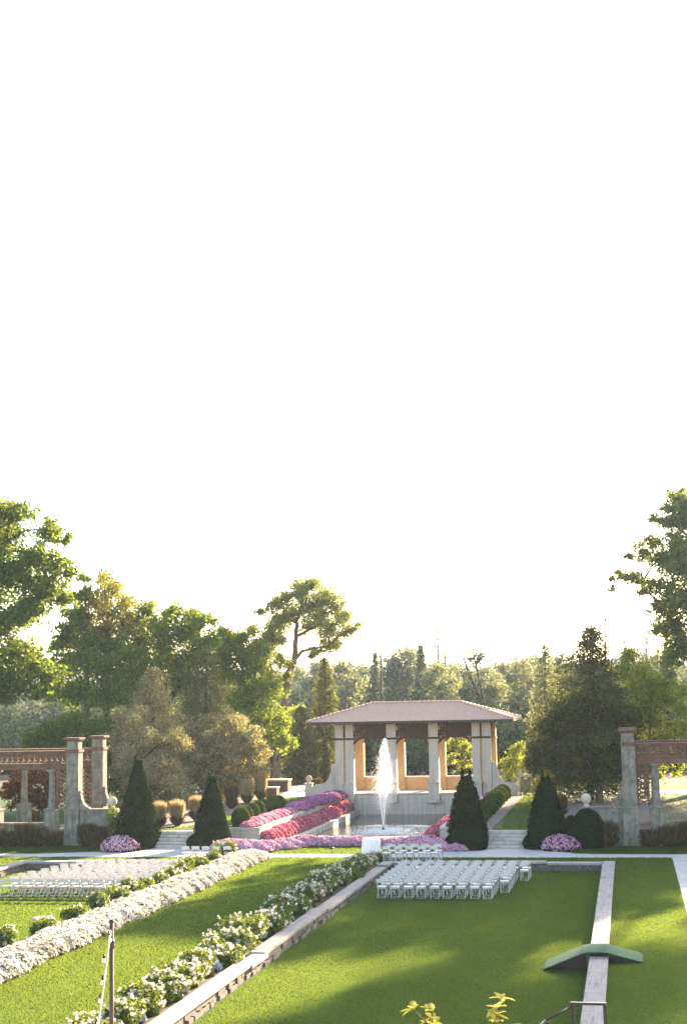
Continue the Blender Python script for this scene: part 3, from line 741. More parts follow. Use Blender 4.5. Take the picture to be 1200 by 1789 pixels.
q = (-13.35, 74.1)
P = empty('round_table', (q[0], q[1], G1), 'round table under a floor length white cloth before the pool', 'table')
mb = MB(); prof = []
nn = 64; vs = []; fs = []
for r_, z_, am in ((.44, 1.0, 0), (.46, .97, .0), (.465, .8, .012), (.48, .55, .03), (.50, .27, .045)):
    for k in range(nn):
        a = 2 * math.pi * k / nn; rr_ = r_ + am * math.cos(9 * a + math.sin(3 * a))
        vs.append((q[0] + rr_ * math.cos(a), q[1] + rr_ * math.sin(a), z_))
for i in range(4):
    for k in range(nn): fs.append((i * nn + k, i * nn + (k + 1) % nn, (i + 1) * nn + (k + 1) % nn, (i + 1) * nn + k))
fs.append(tuple(range(nn))); mb.add(vs, fs, True); mb.build('tablecloth', M['cloth'], P)
mb = MB(); mb.lathe(q[0], q[1], [(.2, .26), (.03, .3), (.03, .92), (.40, .94), (.40, .96)], 16); mb.build('table_base', M['iron'], P)

# ------------------------------------------------------------------ chairs
def chair_mesh():
    parts = {}
    mb = MB(); mb.prism([(-.175, .40), (.175, .40), (.185, .415), (.185, .465), (.175, .475), (-.175, .475), (-.185, .465), (-.185, .415)], -.2, .2); parts['seat'] = mb
    mb = MB()
    n = 8
    for k in range(n):
        u0, u1 = -.18 + .36 * k / n, -.18 + .36 * (k + 1) / n
        l0, l1 = .615 + .03 * math.cos(math.pi * u0 / .41), .615 + .03 * math.cos(math.pi * u1 / .41)
        t0, t1 = .775 + .03 * math.cos(math.pi * u0 / .41), .775 + .03 * math.cos(math.pi * u1 / .41)
        mb.prism([(u0, l0), (u1, l1), (u1, t1), (u0, t0)], -.262, -.235)
    parts['backrest'] = mb
    mb = MB()
    for s_ in (-1, 1): pass
    def bar(p, q_, w1=.017, w2=.014):
        p, q_ = Vector(p), Vector(q_)
        b_ = MB(); b_.tube([p, q_], [w1, w1], 6, False); return b_
    for s_, nm in ((-1, 'leg'), (1, 'leg')):
        parts[('leg', s_, 'f')] = bar((s_ * .196, -.27, .80), (s_ * .196, .24, 0))
        parts[('leg', s_, 'r')] = bar((s_ * .168, .10, .43), (s_ * .168, -.24, 0))
    for i_, (a_, b_) in enumerate((((-.196, .225, .025), (.196, .225, .025)), ((-.168, -.225, .025), (.168, -.225, .025)), ((-.18, -.205, .45), (.18, -.205, .45)))):
        mb = MB(); mb.tube([a_, b_], .014, 6); parts[('stretcher', i_, '')] = mb
    return [((k if isinstance(k, str) else k[0]), v) for k, v in parts.items()]
_proto = None; _parts = []
def place_chair(x, y, z, rz, label, group):
    global _proto
    if _proto is None:
        _proto = empty('folding_chair', (0, 0, 0), label, 'folding chair', group)
        for nm, mb in chair_mesh(): _parts.append(mb.build(nm, M['white'], _proto))
        o = _proto
    else:
        o = _proto.copy(); COL.objects.link(o)
        for p_ in _parts:
            c_ = p_.copy(); c_.parent = o; COL.objects.link(c_)
        o['label'] = label; o['group'] = group
    o.location = (x, y, z); o.rotation_euler.z = rz
    return o
rc = random.Random(9)
def jit(): return rc.uniform(-.035, .035), rc.uniform(-.04, .04), rc.uniform(-.05, .05)
cntR = [9, 9, 10, 10, 10, 10, 11, 11]
for r_, n in enumerate(cntR):
    for k in range(n):
        a, b, c_ = jit()
        place_chair(-10.33 + .548 * k + a * .6, 59.75 + .95 * r_ + b, 0, c_,
                    f'folding chair {NTH[k]} from left, {ORD[r_]} row of the right block on grass', 'white folding chairs on the right sunken lawn')
for r_ in range(2):
    for k in range(5):
        a, b, c_ = jit()
        place_chair(-11.85 + .575 * k + .1 * r_ + a * .6, 70.15 + .9 * r_ + b, G1, c_,
                    f'folding chair {NTH[k]} from left in the {"nearer" if r_ == 0 else "farther"} raised row before the right path', 'white folding chairs on the raised strip at right')
NL = 9
for r_ in range(NL):
    y = 59.2 + .93 * r_
    x0 = -26.75 + [0, .02, .03, .06, .3, .35, .45, .9, 1.0][r_] - (1.08 if r_ == 0 else 0)
    n = int((-20.65 - x0) / .535) + 1
    for k in range(n):
        a, b, c_ = jit()
        place_chair(x0 + .535 * k + a * .6, y + b, 0, c_,
                    f'folding chair {NTH[k]} from left, {ORD[r_]} row of the left block on grass', 'white folding chairs on the left sunken lawn')
for k in range(5):
    a, b, c_ = jit()
    place_chair(-22.0 + .55 * k + a * .6, 69.95 + b, G1, c_, f'folding chair {NTH[k]} from left in the raised row before the left path', 'white folding chairs on the raised strip at left')

# ------------------------------------------------------------------ ramp, rail, pole, bulbs
P = empty('carpeted_ramp', (-1.2, 45.3, 0), 'green carpeted ramp bridging the low stone wall on the right', 'ramp')
prof = [(-2.85, .02), (-1.66, .50), (-1.45, .535), (-.98, .535), (-.78, .49), (.1, .27)]
mb = MB()
for (u0, z0), (u1, z1) in zip(prof[:-1], prof[1:]): mb.prism([(u0, z0), (u1, z1), (u1, z1 + .03), (u0, z0 + .03)], 44.55, 46.05)
mb.build('carpet', M['carpet'], P)
mb = MB()
for (u0, z0), (u1, z1) in zip(prof[:-1], prof[1:]): mb.prism([(u0, z0 - .05), (u1, z1 - .05), (u1, z1 - .003), (u0, z0 - .003)], 44.6, 46.0)
for u, z in ((-1.75, .4), (-2.2, .2)): mb.box(u - .03, u + .03, 44.65, 46.0, 0, z)
mb.box(-.75, -.69, 44.65, 46.0, .25, .4)
mb.build('ramp_deck', M['plank'], P)
mb = MB(); mb.prism([(-2.75, .01), (-1.56, .01), (-1.56, .455), (-1.66, .44)], 44.66, 44.7); mb.prism([(-.86, .27), (.02, .27), (-.78, .43), (-.86, .45)], 44.66, 44.7); mb.build('ramp_skirt', M['plank'], P)

P = empty('stair_handrail', (-1.3, 34, 0), 'black iron stair handrail by the wall at the bottom right', 'handrail')
a, b = at(995, 1752, 33.5), at(1058, 1753, 33.5); c1, d1 = at(999, 1758, 33.5), at(952, 1783, 33.0)
mb = MB(); mb.box(a.x, b.x, 33.44, 33.56, a.z - .035, a.z + .02); mb.build('top_rail', M['iron'], P, .006)
mb = MB(); mb.tube([(c1.x, 33.5, c1.z), (d1.x, 33.0, d1.z)], .03, 8); mb.tube([(d1.x, 33, d1.z), (d1.x - .9, 31.8, d1.z - .65)], .03, 8); mb.build('sloping_rail', M['iron'], P)
for x, y in ((a.x + .06, 33.5), (b.x - .03, 33.5), (d1.x + .04, 33.0)):
    mb = MB(); mb.box(x - .04, x + .04, y - .035, y + .035, -.2, (a.z - .037 if y > 33.2 else d1.z - .02)); mb.build('post', M['iron'], P)

Yp = 15.2; a = at(195.5, 1612, Yp)
P = empty('light_pole', (a.x, Yp, 3.5), 'thin dark brown pole carrying a string of bulbs at the lower left', 'pole')
mb = MB(); mb.tube([(a.x, Yp, 3.5), (a.x + .0, Yp, a.z)], .024, 12); mb.build('shaft', M['rust'], P)
mb = MB(); mb.lathe(a.x, Yp, [(.03, a.z - .28), (.033, a.z - .26), (.033, a.z - .2), (.03, a.z - .18)], 12); mb.build('collar', M['iron'], P); mb = MB(); mb.lathe(a.x, Yp, [(.028, a.z), (.03, a.z + .02), (.02, a.z + .035)], 12); mb.build('pole_cap', M['iron'], P)
P = empty('string_lights', (a.x, Yp - .05, a.z - .1), 'pale cord with small round bulbs hanging down from the brown pole', 'string lights')
pts = [at(x, y, Yp - .05 - .006 * (y - 1620)) for x, y in ((193, 1625), (189, 1660), (184, 1700), (178, 1745), (171, 1789), (160, 1850), (140, 1930))]
mb = MB(); mb.tube(pts, .006, 6); mb.tube([p_ + Vector((.008, 0, .01 * ((i % 2) * 2 - 1))) for i, p_ in enumerate(pts)], .005, 6); mb.build('cord', M['cord'], P)
for x, y in ((195, 1633), (184.5, 1668), (182, 1706), (178, 1738), (170, 1785)):
    q = at(x - 2, y, Yp - .05 - .006 * (y - 1620))
    mb = MB(); mb.lathe(q.x, q.y, [(.012, q.z - .005), (.014, q.z - .035), (.011, q.z + .01)][::-1], 10); s_ = mb.build('socket', M['iron'], P)
    mb = MB(); mb.sphere((q.x, q.y, q.z - .058), .022, 10, 1.15); mb.build('bulb', M['bulb'], P)

# path lights half hidden in the left flower border and the lawn edge
for (px_, py_, z_, lab) in ((60, 1640, .3, 'small grey path light standing among the left rose bushes'), (580, 1491, G1, 'small dark spike light on the grass before the pool')):
    t_ = (z_ - H); d_ = at(px_, py_, 1.0); k_ = t_ / (d_.z - H); x_, y_ = d_.x * k_, k_
    P = empty('path_light', (x_, y_, z_), lab, 'garden light')
    hh = .62 if px_ == 60 else .22
    mb = MB(); mb.tube([(x_, y_, z_ - .05), (x_, y_, z_ + hh)], .018, 8); mb.build('stake', M['iron'], P)
    mb = MB(); mb.lathe(x_, y_, [(.04, z_ + hh), (.12, z_ + hh + .03), (.11, z_ + hh + .07), (.03, z_ + hh + .1)], 12); mb.build('lamp_head', M['iron'] if px_ > 100 else M['pier'], P)

# ------------------------------------------------------------------ plants
def dome_core(cx, cy, z0, rx, ry, h, n=10, tip=1.0):
    vs = []; fs = []; m_ = 6
    for i in range(m_ + 1):
        a = math.pi / 2 * i / m_
        for k in range(n):
            b = 2 * math.pi * k / n; vs.append((cx + rx * math.cos(a) * math.cos(b), cy + ry * math.cos(a) * math.sin(b), z0 + h * math.sin(a)))
    for i in range(m_):
        for k in range(n): fs.append((i * n + k, i * n + (k + 1) % n, (i + 1) * n + (k + 1) % n, (i + 1) * n + k))
    return vs, fs

def dome_pts(n, cx, cy, z0, rx, ry, h, lump=.06, full=False):
    a = rng.random(n) * 2 * np.pi; s_ = rng.random(n)
    el = np.arcsin(s_) if not full else np.arcsin(s_ * 1.7 - .7)
    N = np.stack([np.cos(el) * np.cos(a), np.cos(el) * np.sin(a), np.sin(el)], 1)
    k = 1 + lump * np.sin(5 * a + 3 * el) + lump * rng.normal(size=n) * .6
    P = np.stack([cx + rx * N[:, 0] * k, cy + ry * N[:, 1] * k, z0 + h * N[:, 2] * k], 1)
    return P, N

def bed(name, label, cat, centres, blossom, dens=1500, bsz=.045, leaf='rose', lf_dens=500, h=.45, group=None, cover=1.0):
    """a massed planting: overlapping mounds (cx, cy, z0, rx, ry, h) with leaves below and blossoms over them"""
    c0 = centres[0]
    P = empty(name, (c0[0], c0[1], c0[2]), label, cat, group)
    EV = []; EF = []; LP = []; LN = []; BP = []; BN = []
    for (cx, cy, z0, rx, ry, hh) in centres:
        v_, f_ = dome_core(cx, cy, z0 - .02, rx * .86, ry * .86, hh * .86); EF += [tuple(len(EV) + i for i in q_) for q_ in f_]; EV += v_
        area = 2 * math.pi * rx * ry * .9 + hh * (rx + ry)
        p_, n_ = dome_pts(int(area * lf_dens), cx, cy, z0, rx * .95, ry * .95, hh * .93); LP.append(p_); LN.append(n_ + rng.normal(size=n_.shape) * .5)
        p_, n_ = dome_pts(int(area * dens), cx, cy, z0, rx, ry, hh)
        k = (p_[:, 2] > z0 + .06 * hh + rng.random(len(p_)) * .22 * hh)
        cl = np.sin(p_[:, 0] * 6.3 + 2 * np.sin(p_[:, 1] * 4.1)) * np.sin(p_[:, 1] * 5.2) + rng.random(len(p_)) * 2 - 1
        k &= cl < (2 * cover - .6) * 1.2
        BP.append(p_[k]); BN.append(n_[k] + rng.normal(size=(k.sum(), 3)) * .35)
    LP, LN, BP, BN = map(np.vstack, (LP, LN, BP, BN))
    V, Q = leaf_quads(LP, LN, .055)
    link_np('foliage', V, Q, L[leaf], P, rng.random(len(Q)), (EV, EF))
    V, Q = leaf_quads(BP, BN, bsz, .8)
    o = link_np('blossoms', V, Q, L[blossom], P, rng.random(len(Q)))
    return P

def strip(x0, x1, y0, y1, z0, h, step, jitter=.15, hj=.15, rx=None):
    cs = []; y = y0
    while y < y1:
        t_ = (y - y0) / (y1 - y0); x = x0 + (x1 - x0) * t_ if rx else (x0 + x1) / 2
        w_ = rx or (x1 - x0) / 2
        cs.append((x + random.uniform(-.1, .1) * w_, y, z0, w_ * random.uniform(.95, 1.1), step * .85, h * random.uniform(1 - hj, 1 + hj)))
        y += step * random.uniform(.8, 1.2)
    return cs

bed('white_flower_border', 'broad unbroken border of small cream white flowers running along the left lawn', 'flower border',
    [(x_ + random.uniform(-.08, .08), y_, G1, random.uniform(.42, .6), random.uniform(.7, 1.2), random.uniform(.36, .5)) for y_ in np.arange(24, 71.4, .62) for x_ in (-19.45, -19.0, -18.62)], 'white', 560, .036, 'hedge', 150, cover=.72)
bed('pink_flower_bed', 'mauve pink flower bed left of the table, bulging toward the path', 'flower bed',
    [(-22.4, 76.6, G1, 1.0, .9, .45), (-21.4, 75.9, G1, 1.1, 1.0, .52), (-20.3, 75.2, G1, 1.2, 1.1, .55), (-19.4, 75.3, G1, 1.0, 1.1, .5), (-18.5, 76.5, G1, 1.1, 1.0, .5),
     (-17.6, 77.6, G1, 1.1, .8, .55), (-16.6, 77.7, G1, 1.0, .7, .5), (-15.7, 77.7, G1, 1.0, .7, .5), (-14.8, 77.7, G1, 1.0, .7, .48), (-13.9, 77.7, G1, .9, .7, .46)], 'mauve', 760, .042, 'rose', 300)
bed('pink_flower_bed', 'mauve pink flower bed right of the table, behind the raised chairs', 'flower bed',
    [(-12.5, 77.6, G1, .9, .7, .45), (-11.6, 77.3, G1, .9, .8, .5), (-10.8, 76.8, G1, 1.0, 1.0, .6), (-9.9, 76.1, G1, 1.0, 1.0, .55), (-9.1, 75.6, G1, .8, .8, .42)], 'mauve', 760, .042, 'rose', 300)
bed('pink_flower_bed', 'bright pink flower bed on top of the left retaining wall', 'flower bed', strip(-21.5, -21.5, 80.3, 90.5, G2, .36, .85, rx=.6), 'pink', 800, .045, 'rose', 260)
bed('purple_flower_bed', 'purple flower bed on the left retaining wall nearest the pavilion', 'flower bed', strip(-21.4, -21.0, 91.5, 103.0, G2, .5, .85, rx=.75), 'purple', 700, .045, 'rose', 300)
bed('crimson_flower_bed', 'crimson flower bed sloping between the left retaining wall and the pool', 'flower bed', strip(-20.45, -20.3, 80.2, 103.3, .08, .72, .85, rx=.55), 'crimson', 800, .045, 'rose', 260)
bed('crimson_flower_bed', 'crimson flower bed along the right edge of the pool', 'flower bed', strip(-11.05, -11.0, 80.2, 103.3, .08, .75, .85, rx=.55), 'crimson', 800, .045, 'rose', 260)
bed('purple_flower_bed', 'purple flower bed on the right retaining wall behind an evergreen', 'flower bed', strip(-9.7, -9.75, 80.4, 103.0, G2, .34, .85, rx=.55), 'purple', 700, .045, 'rose', 300)
bed('flower_mound', 'round mound of pale mauve flowers on the grass by the left path', 'flower mound', [(-27.35, 75.0, G1, 1.05, .9, .78)], 'mauve', 420, .05, 'thuja', 700, cover=.8)
bed('flower_mound', 'round mound of pale mauve flowers below the rightmost cone evergreen', 'flower mound', [(-3.75, 75.7, G1, 1.0, .9, .74)], 'mauve', 420, .05, 'thuja', 700, cover=.8)

# rose bushes
def rose_bush(x, y, z, r_, h, label, group, bl='white', blos=60, gl=False):
    P = empty('rose_bush', (x, y, z), label, 'rose bush', group)
    n = int(1150 * r_ * h / .35)
    Pp, N = [], []
    for k in range(7):
        a = random.uniform(0, 6.28); q = r_ * random.uniform(.15, .6)
        c_ = np.array([x + q * math.cos(a), y + q * math.sin(a), z + h * random.uniform(.4, .75)])
        d_ = rng.normal(size=(n // 7, 3)); d_ /= np.linalg.norm(d_, axis=1, keepdims=True)
        Pp.append(c_ + d_ * np.array([r_ * .5, r_ * .5, h * .38]) * (rng.random((n // 7, 1)) ** .4)); N.append(d_ + np.array([0, 0, .5]))
    Pp = np.vstack(Pp); N = np.vstack(N) + rng.normal(size=Pp.shape) * .6
    Pp[:, 2] = np.maximum(Pp[:, 2], z + .04)
    V, Q = leaf_quads(Pp, N, .05)
    link_np('foliage', V, Q, L['rose'], P, rng.random(len(Q)), dome_core(x, y, z, r_ * .55, r_ * .55, h * .55))
    # blossoms in little clusters on the outside
    m_ = blos; idx = rng.integers(0, len(Pp), m_)
    B = Pp[idx]; Dn = B - np.array([x, y, z + h * .35]); Dn /= np.linalg.norm(Dn, axis=1, keepdims=True) + 1e-6
    B = B + Dn * .08
    Bc = np.repeat(B, 7, axis=0) + rng.normal(size=(m_ * 7, 3)) * .028
    V, Q = leaf_quads(Bc, np.repeat(Dn, 7, axis=0) + rng.normal(size=(m_ * 7, 3)) * .6, .042, .85)
    link_np('blossoms', V, Q, L[bl], P, rng.random(len(Q)))
rb = random.Random(21)
y = 33.0; k = 0; items = []
while y < 71.5:
    items.append(y); y += rb.uniform(1.45, 2.0)
for k, y in enumerate(items):
    rose_bush(-12.62 + rb.uniform(-.12, .1), y, G1, rb.uniform(.78, .98), rb.uniform(.62, .9) * (.6 if y > 67 else 1),
              f'{ORD[k]} green rose bush with white flowers in the bed along the centre stone wall' if k < 22 else 'farthest green rose bush with white flowers in the bed along the centre wall',
              'rose bushes along the centre stone wall', 'white', rb.randint(60, 120))
# low grey-white flower clumps between them
k = 0
for i in range(len(items) - 1):
    if i in (1, 3, 5, 6, 8, 10, 12): 
        yc = (items[i] + items[i + 1]) / 2
        bed('flower_clump', f'{ORD[k]} low clump of greyish white flowers between the rose bushes of the centre bed', 'flower clump',
            [(-12.85, yc, G1, .55, .65, .45)], 'silver', 700, .045, 'rose', 260, group='greyish white flower clumps in the centre bed', cover=.85); k += 1
ysL = [31, 36.5, 39.2, 42.5, 45.0, 47.5, 50.6, 53.0, 54.8, 56.6, 58.2, 59.8, 61.3, 62.8, 64.3, 66.0, 68.0, 70.4]
for k, y in enumerate(ysL):
    big = .9 if y < 52 else 1.0
    rose_bush(-20.15 + rb.uniform(-.12, .15), y, G1, rb.uniform(.55, .75) * big, rb.uniform(.7, .9) * (1.15 if y > 68 else big),
              f'{ORD[k]} leafy rose bush behind the broad white flower border by the left lawn', 'rose bushes behind the white flower border', 'white', rb.randint(18, 50))

# clipped evergreens
def cone_evergreen(x, y, z, prof, tips, label):
    """prof: (height, radius) pairs; tips: list of (dx, height) leader shoots"""
    P = empty('cone_evergreen', (x, y, z), label, 'evergreen')
    H_ = prof[-1][0]; hs = [a for a, b in prof]; rs = [b for a, b in prof]
    n = 15000; hh = rng.random(n) ** 1.15 * H_; a = rng.random(n) * 2 * np.pi
    r_ = np.interp(hh, hs, rs) * (1 + .05 * np.sin(3 * a + hh * 2.2) + .045 * np.sin(9 * a + hh * 7)) - np.abs(rng.normal(0, .07, n)) + .10 * rng.random(n) ** 3 + .05 * np.sin(17 * a + hh * 11)
    r_ = np.maximum(r_, .01)
    k = rng.random(n) < np.clip(np.interp(hh, hs, rs) / .75, .2, 1)
    hh, a, r_ = hh[k], a[k], r_[k]
    Pp = np.stack([x + r_ * np.cos(a), y + r_ * np.sin(a), z + hh], 1); N = np.stack([np.cos(a), np.sin(a), .25 + 0 * a], 1)
    for dx, th in tips:
        m_ = 420; h2 = th * (.72 + .28 * rng.random(m_)); a2 = rng.random(m_) * 6.28; rr_ = .16 * (1 - (h2 / th - .72) / .3) + .02
        Pp = np.vstack([Pp, np.stack([x + dx + rr_ * np.cos(a2), y + rr_ * np.sin(a2), z + h2], 1)]); N = np.vstack([N, np.stack([np.cos(a2), np.sin(a2), .3 + 0 * a2], 1)])
    V, Q = leaf_quads(Pp, N + rng.normal(size=N.shape) * .45, .07, .55)
    ev, ef = [], []; nn = 14
    for i, (h_, r0) in enumerate(prof):
        for q in range(nn): ev.append((x + max(.005, r0 * .86) * math.cos(2 * math.pi * q / nn), y + max(.005, r0 * .86) * math.sin(2 * math.pi * q / nn), z + h_ * .97))
    for i in range(len(prof) - 1):
        for q in range(nn): ef.append((i * nn + q, i * nn + (q + 1) % nn, (i + 1) * nn + (q + 1) % nn, (i + 1) * nn + q))
    link_np('foliage', V, Q, L['thuja'], P, rng.random(len(Q)), (ev, ef))
    mb = MB(); mb.tube([(x, y, z - .05), (x, y, z + H_ * .5)], [.12, .05], 8); mb.build('trunk', M['darkbark'], P)
cone_evergreen(-27.0, 77.0, G1, [(0, .9), (.4, 1.12), (1.2, 1.08), (2.2, .85), (3.2, .58), (4.1, .33), (4.75, .06)], [(-.16, 5.0), (.2, 4.75)], 'tallest cone shaped evergreen, left of the left stone steps')
cone_evergreen(-22.75, 77.0, G1, [(0, .8), (.4, .95), (1.2, .85), (2.0, .66), (2.8, .46), (3.4, .28), (3.8, .06)], [(-.1, 4.05), (.22, 3.8)], 'cone shaped evergreen right of the left stone steps')
cone_evergreen(-8.62, 76.7, G1, [(0, .85), (.4, 1.0), (1.2, .93), (2.0, .75), (2.8, .55), (3.4, .36), (3.75, .08)], [(-.18, 4.15), (.2, 4.1), (.5, 3.1)], 'twin tipped cone evergreen left of the right stone steps')
cone_evergreen(-4.45, 77.1, G1, [(0, .85), (.4, 1.0), (1.2, .92), (2.0, .72), (2.8, .5), (3.3, .3), (3.6, .08)], [(-.15, 3.95), (.15, 3.75)], 'dark cone shaped evergreen right of the right stone steps')

def box_shrub(x, y, z, r_, h, label, group=None, sx=1.0, leaf='box', name='boxwood_shrub'):
    P = empty(name, (x, y, z), label, 'clipped shrub', group)
    n = int(2600 * r_ * r_ * sx / .28)
    p_, n_ = dome_pts(n, x, y, z + h * .35, r_ * sx, r_, h * .65, .02, full=True)
    p_[:, 2] = np.maximum(p_[:, 2], z + .02)
    V, Q = leaf_quads(p_, n_ + rng.normal(size=n_.shape) * .4, .04, .7)
    mb = MB(); mb.sphere((x, y, z + h * .35), 1, 12)
    ev = [(x + (v[0] - x) * r_ * sx * .93, y + (v[1] - y) * r_ * .93, max(z, z + h * .35 + (v[2] - z - h * .35) * h * .6)) for v in mb.v]
    ef = [f_ for f_ in mb.f if len(f_) == 4]
    link_np('foliage', V, Q, L[leaf], P, rng.random(len(Q)), (ev, ef))
for x, y, r_, h, lab in ((-27.6, 76.4, .8, .95, 'low dark clipped shrub at the left foot of the tallest cone evergreen'), (-26.5, 76.1, .7, .95, 'low dark clipped shrub at the right foot of the tallest cone evergreen'),
                         (-23.1, 76.3, .85, .85, 'low dark clipped shrub at the left foot of the second cone evergreen'), (-22.2, 76.6, .75, .85, 'low dark clipped shrub at the right foot of the second cone evergreen'),
                         (-9.0, 76.0, .8, .85, 'low dark clipped shrub at the left foot of the twin tipped evergreen'), (-8.25, 75.9, .75, .8, 'low dark clipped shrub at the right foot of the twin tipped evergreen'),
                         (-4.9, 76.3, .8, .85, 'low dark clipped shrub at the left foot of the rightmost cone evergreen'), (-4.1, 76.4, .85, .9, 'low dark clipped shrub at the right foot of the rightmost cone evergreen')):
    box_shrub(x, y, G1, r_, h, lab, None, 1.0, 'thuja')
bl = [(-22.15, 80.85, .56), (-22.6, 83.4, .5), (-22.75, 85.6, .5), (-22.95, 87.9, .48), (-22.95, 89.7, .46), (-22.95, 91.6, .46), (-22.95, 93.4, .45)]
for k, (x, y, r_) in enumerate(bl):
    box_shrub(x, y, G2, r_, r_ * 1.9, f'{ORD[k]} round clipped boxwood in the row left of the pool', 'round boxwoods left of the pool')
bl = [(-8.65, 80.6), (-8.65, 83.0), (-8.7, 85.6), (-8.7, 88.2), (-8.75, 90.8), (-8.75, 93.4), (-8.8, 96.0), (-8.8, 98.5), (-8.8, 101.0)]
for k, (x, y) in enumerate(bl):
    box_shrub(x, y, G2, .58, .98, f'{ORD[k]} round clipped boxwood in the row right of the pool', 'round boxwoods right of the pool')

def grass_clump(x, y, z, r_, h, label, group, top='straw', n=1500, name='ornamental_grass', base='darkgrass'):
    P = empty(name, (x, y, z), label, 'ornamental grass', group)
    def blades(n, h, r_, w_, zb=0.0):
        a = rng.random(n) * 6.283; q = rng.random(n) ** .5; hh = h * (.5 + .5 * rng.random(n) ** .7)
        B = np.stack([x + .16 * r_ * q * np.cos(a), y + .16 * r_ * q * np.sin(a), z + zb + 0 * a], 1)
        Mi = B + np.stack([.42 * r_ * q * np.cos(a), .42 * r_ * q * np.sin(a), hh * .6 - zb * .5], 1)
        T = B + np.stack([.74 * r_ * q * np.cos(a), .74 * r_ * q * np.sin(a), hh * (1 - .1 * q ** 2) - zb], 1)
        t_ = rng.normal(size=(n, 3)); t_[:, 2] = 0; t_ /= np.linalg.norm(t_, axis=1, keepdims=True); t_ *= w_
        V = np.stack([B, Mi - t_, T, Mi + t_], 1)
        return V.reshape(-1, 3), np.arange(4 * n).reshape(-1, 4)
    V, Q = blades(n, h, r_, .022); link_np('plumes', V, Q, L[top], P, rng.random(len(Q)))
    V, Q = blades(n // 3, h * .45, r_ * 1.1, .02); link_np('blades', V, Q, L[base], P, rng.random(len(Q)))
for k, (px_, py_, y, h) in enumerate([(278, 1448, 79.6, 1.5), (310, 1445, 80.6, 1.5), (343, 1435, 84, 1.5), (405, 1413, 93.3, 1.5), (432, 1405, 97.2, 1.7), (456, 1400, 99.8, 1.95)]):
    lab = ['leftmost straw coloured ornamental grass left of the short cone evergreen', 'second straw coloured grass from the left on the terrace', 'third straw coloured grass from the left, behind the short cone evergreen',
           'browner shaded ornamental grass just right of the short cone evergreen', 'straw coloured grass before the brick wall, second nearest the path', 'tallest straw coloured grass against the brick wall by the path'][k]
    grass_clump(at(px_, py_, y).x, y, G2, .6, h * 1.1, lab, 'ornamental grasses on the left terrace', 'straw' if k != 3 else 'darkgrass', 1300)
grass_clump(at(978, 1420, 86).x, 86, G2, .6, 1.4, 'shaded tan ornamental grass behind the rightmost cone evergreen', None, 'darkgrass')
# grasses along the pergola feet
for sgn, nm in ((-1, 'left'), (1, 'right')):
    ds = [-1.9, -1.1, .9, 1.8, 2.6, 3.4, 4.3, 5.2] if sgn < 0 else [-2.2, -1.2, .95, 1.9, 2.8, 3.7, 4.6]
    for k, d in enumerate(ds):
        x = AX + sgn * (15.5 + d)
        grass_clump(x, 76.95 + .1 * math.sin(k * 3), G1, .75, 1.25 + .25 * math.sin(k * 2.1), f'{NTH[k]} dark brownish ornamental grass outward along the foot of the {nm} pergola', f'dark grasses at the {nm} pergola', 'darkgrass', 1100)
grass_clump(at(530, 1380, 108).x, 112, G2, .8, 1.0, 'dark grass tuft behind the stone path near the pavilion left side', None, 'darkgrass')
P_ = at(205, 1440, 77.3)
rose_bush(P_.x + .1, 77.2, G1, .8, 2.1, 'tall pink white flowering bush left of the tallest cone evergreen', None, 'white', 60)
box_shrub(-2.35, 76.7, G1, .8, 2.0, 'big dark feathery bush under the ball finial of the right pergola', None, 1.1, 'thuja', 'feathery_bush')
box_shrub(-3.2, 77.2, G1, .5, 1.6, 'narrow dark green bush between the rightmost evergreen and the feathery bush', None, 1.0, 'thuja', 'feathery_bush')

# near the camera: young tree tops with yellow green leaves
def sapling(px_, py_, Y, label, seed):
    rs = random.Random(seed); top = at(px_, py_, Y)
    P = empty('young_tree', (top.x, Y, 3.5), label, 'young tree')
    mb = MB(); tips = []
    mb.tube([(top.x + .05, Y, 3.5), (top.x + .02, Y, (top.z + 3.5) / 2), (top.x, Y, top.z - .02)], [.03, .018, .004], 8)
    for k in range(9):
        a = rs.uniform(0, 6.28); z0 = top.z - .12 - .13 * k; l_ = .14 + .05 * k
        e = (top.x + l_ * math.cos(a), Y + l_ * math.sin(a), z0 + .14); mb.tube([(top.x, Y, z0), e], [.006, .003], 6); tips.append(e)
    mb.build('trunk', M['bark'], P)
    V = []; Q = []
    tips += [(top.x, Y, top.z - .01 - .04 * q) for q in range(4)]
    for tx, ty, tz in tips:
        for q in range(5):
            a = rs.uniform(0, 6.28); el = rs.uniform(-.15, .9); l_ = rs.uniform(.07, .115)
            d_ = Vector((math.cos(a) * math.cos(el), math.sin(a) * math.cos(el), math.sin(el)))
            s_ = d_.cross(Vector((0, 0, 1))).normalized() * l_ * .22; c_ = Vector((tx, ty, tz)) - d_ * .01; up = s_.cross(d_).normalized()
            rows = [(0, .12), (.3, 1.0), (.6, .95), (.85, .5), (1, .05)]
            b = len(V)
            for t_, w_ in rows:
                ctr = c_ + d_ * l_ * t_ - Vector((0, 0, 1)) * l_ * .35 * t_ * t_
                V += [tuple(ctr - s_ * w_ - up * 0), tuple(ctr + up * .006 * -1), tuple(ctr + s_ * w_)]
            for i in range(4):
                Q += [(b + 3 * i, b + 3 * i + 1, b + 3 * i + 4, b + 3 * i + 3), (b + 3 * i + 1, b + 3 * i + 2, b + 3 * i + 5, b + 3 * i + 4)]
    link_np('leaves', V, Q, L['yellow'], P, rng.random(len(Q)))
sapling(754, 1762, 9.0, 'young yellow green tree top at the bottom edge, left one of two', 5)
sapling(866, 1757, 9.0, 'young yellow green tree top at the bottom edge, right one of two', 8)

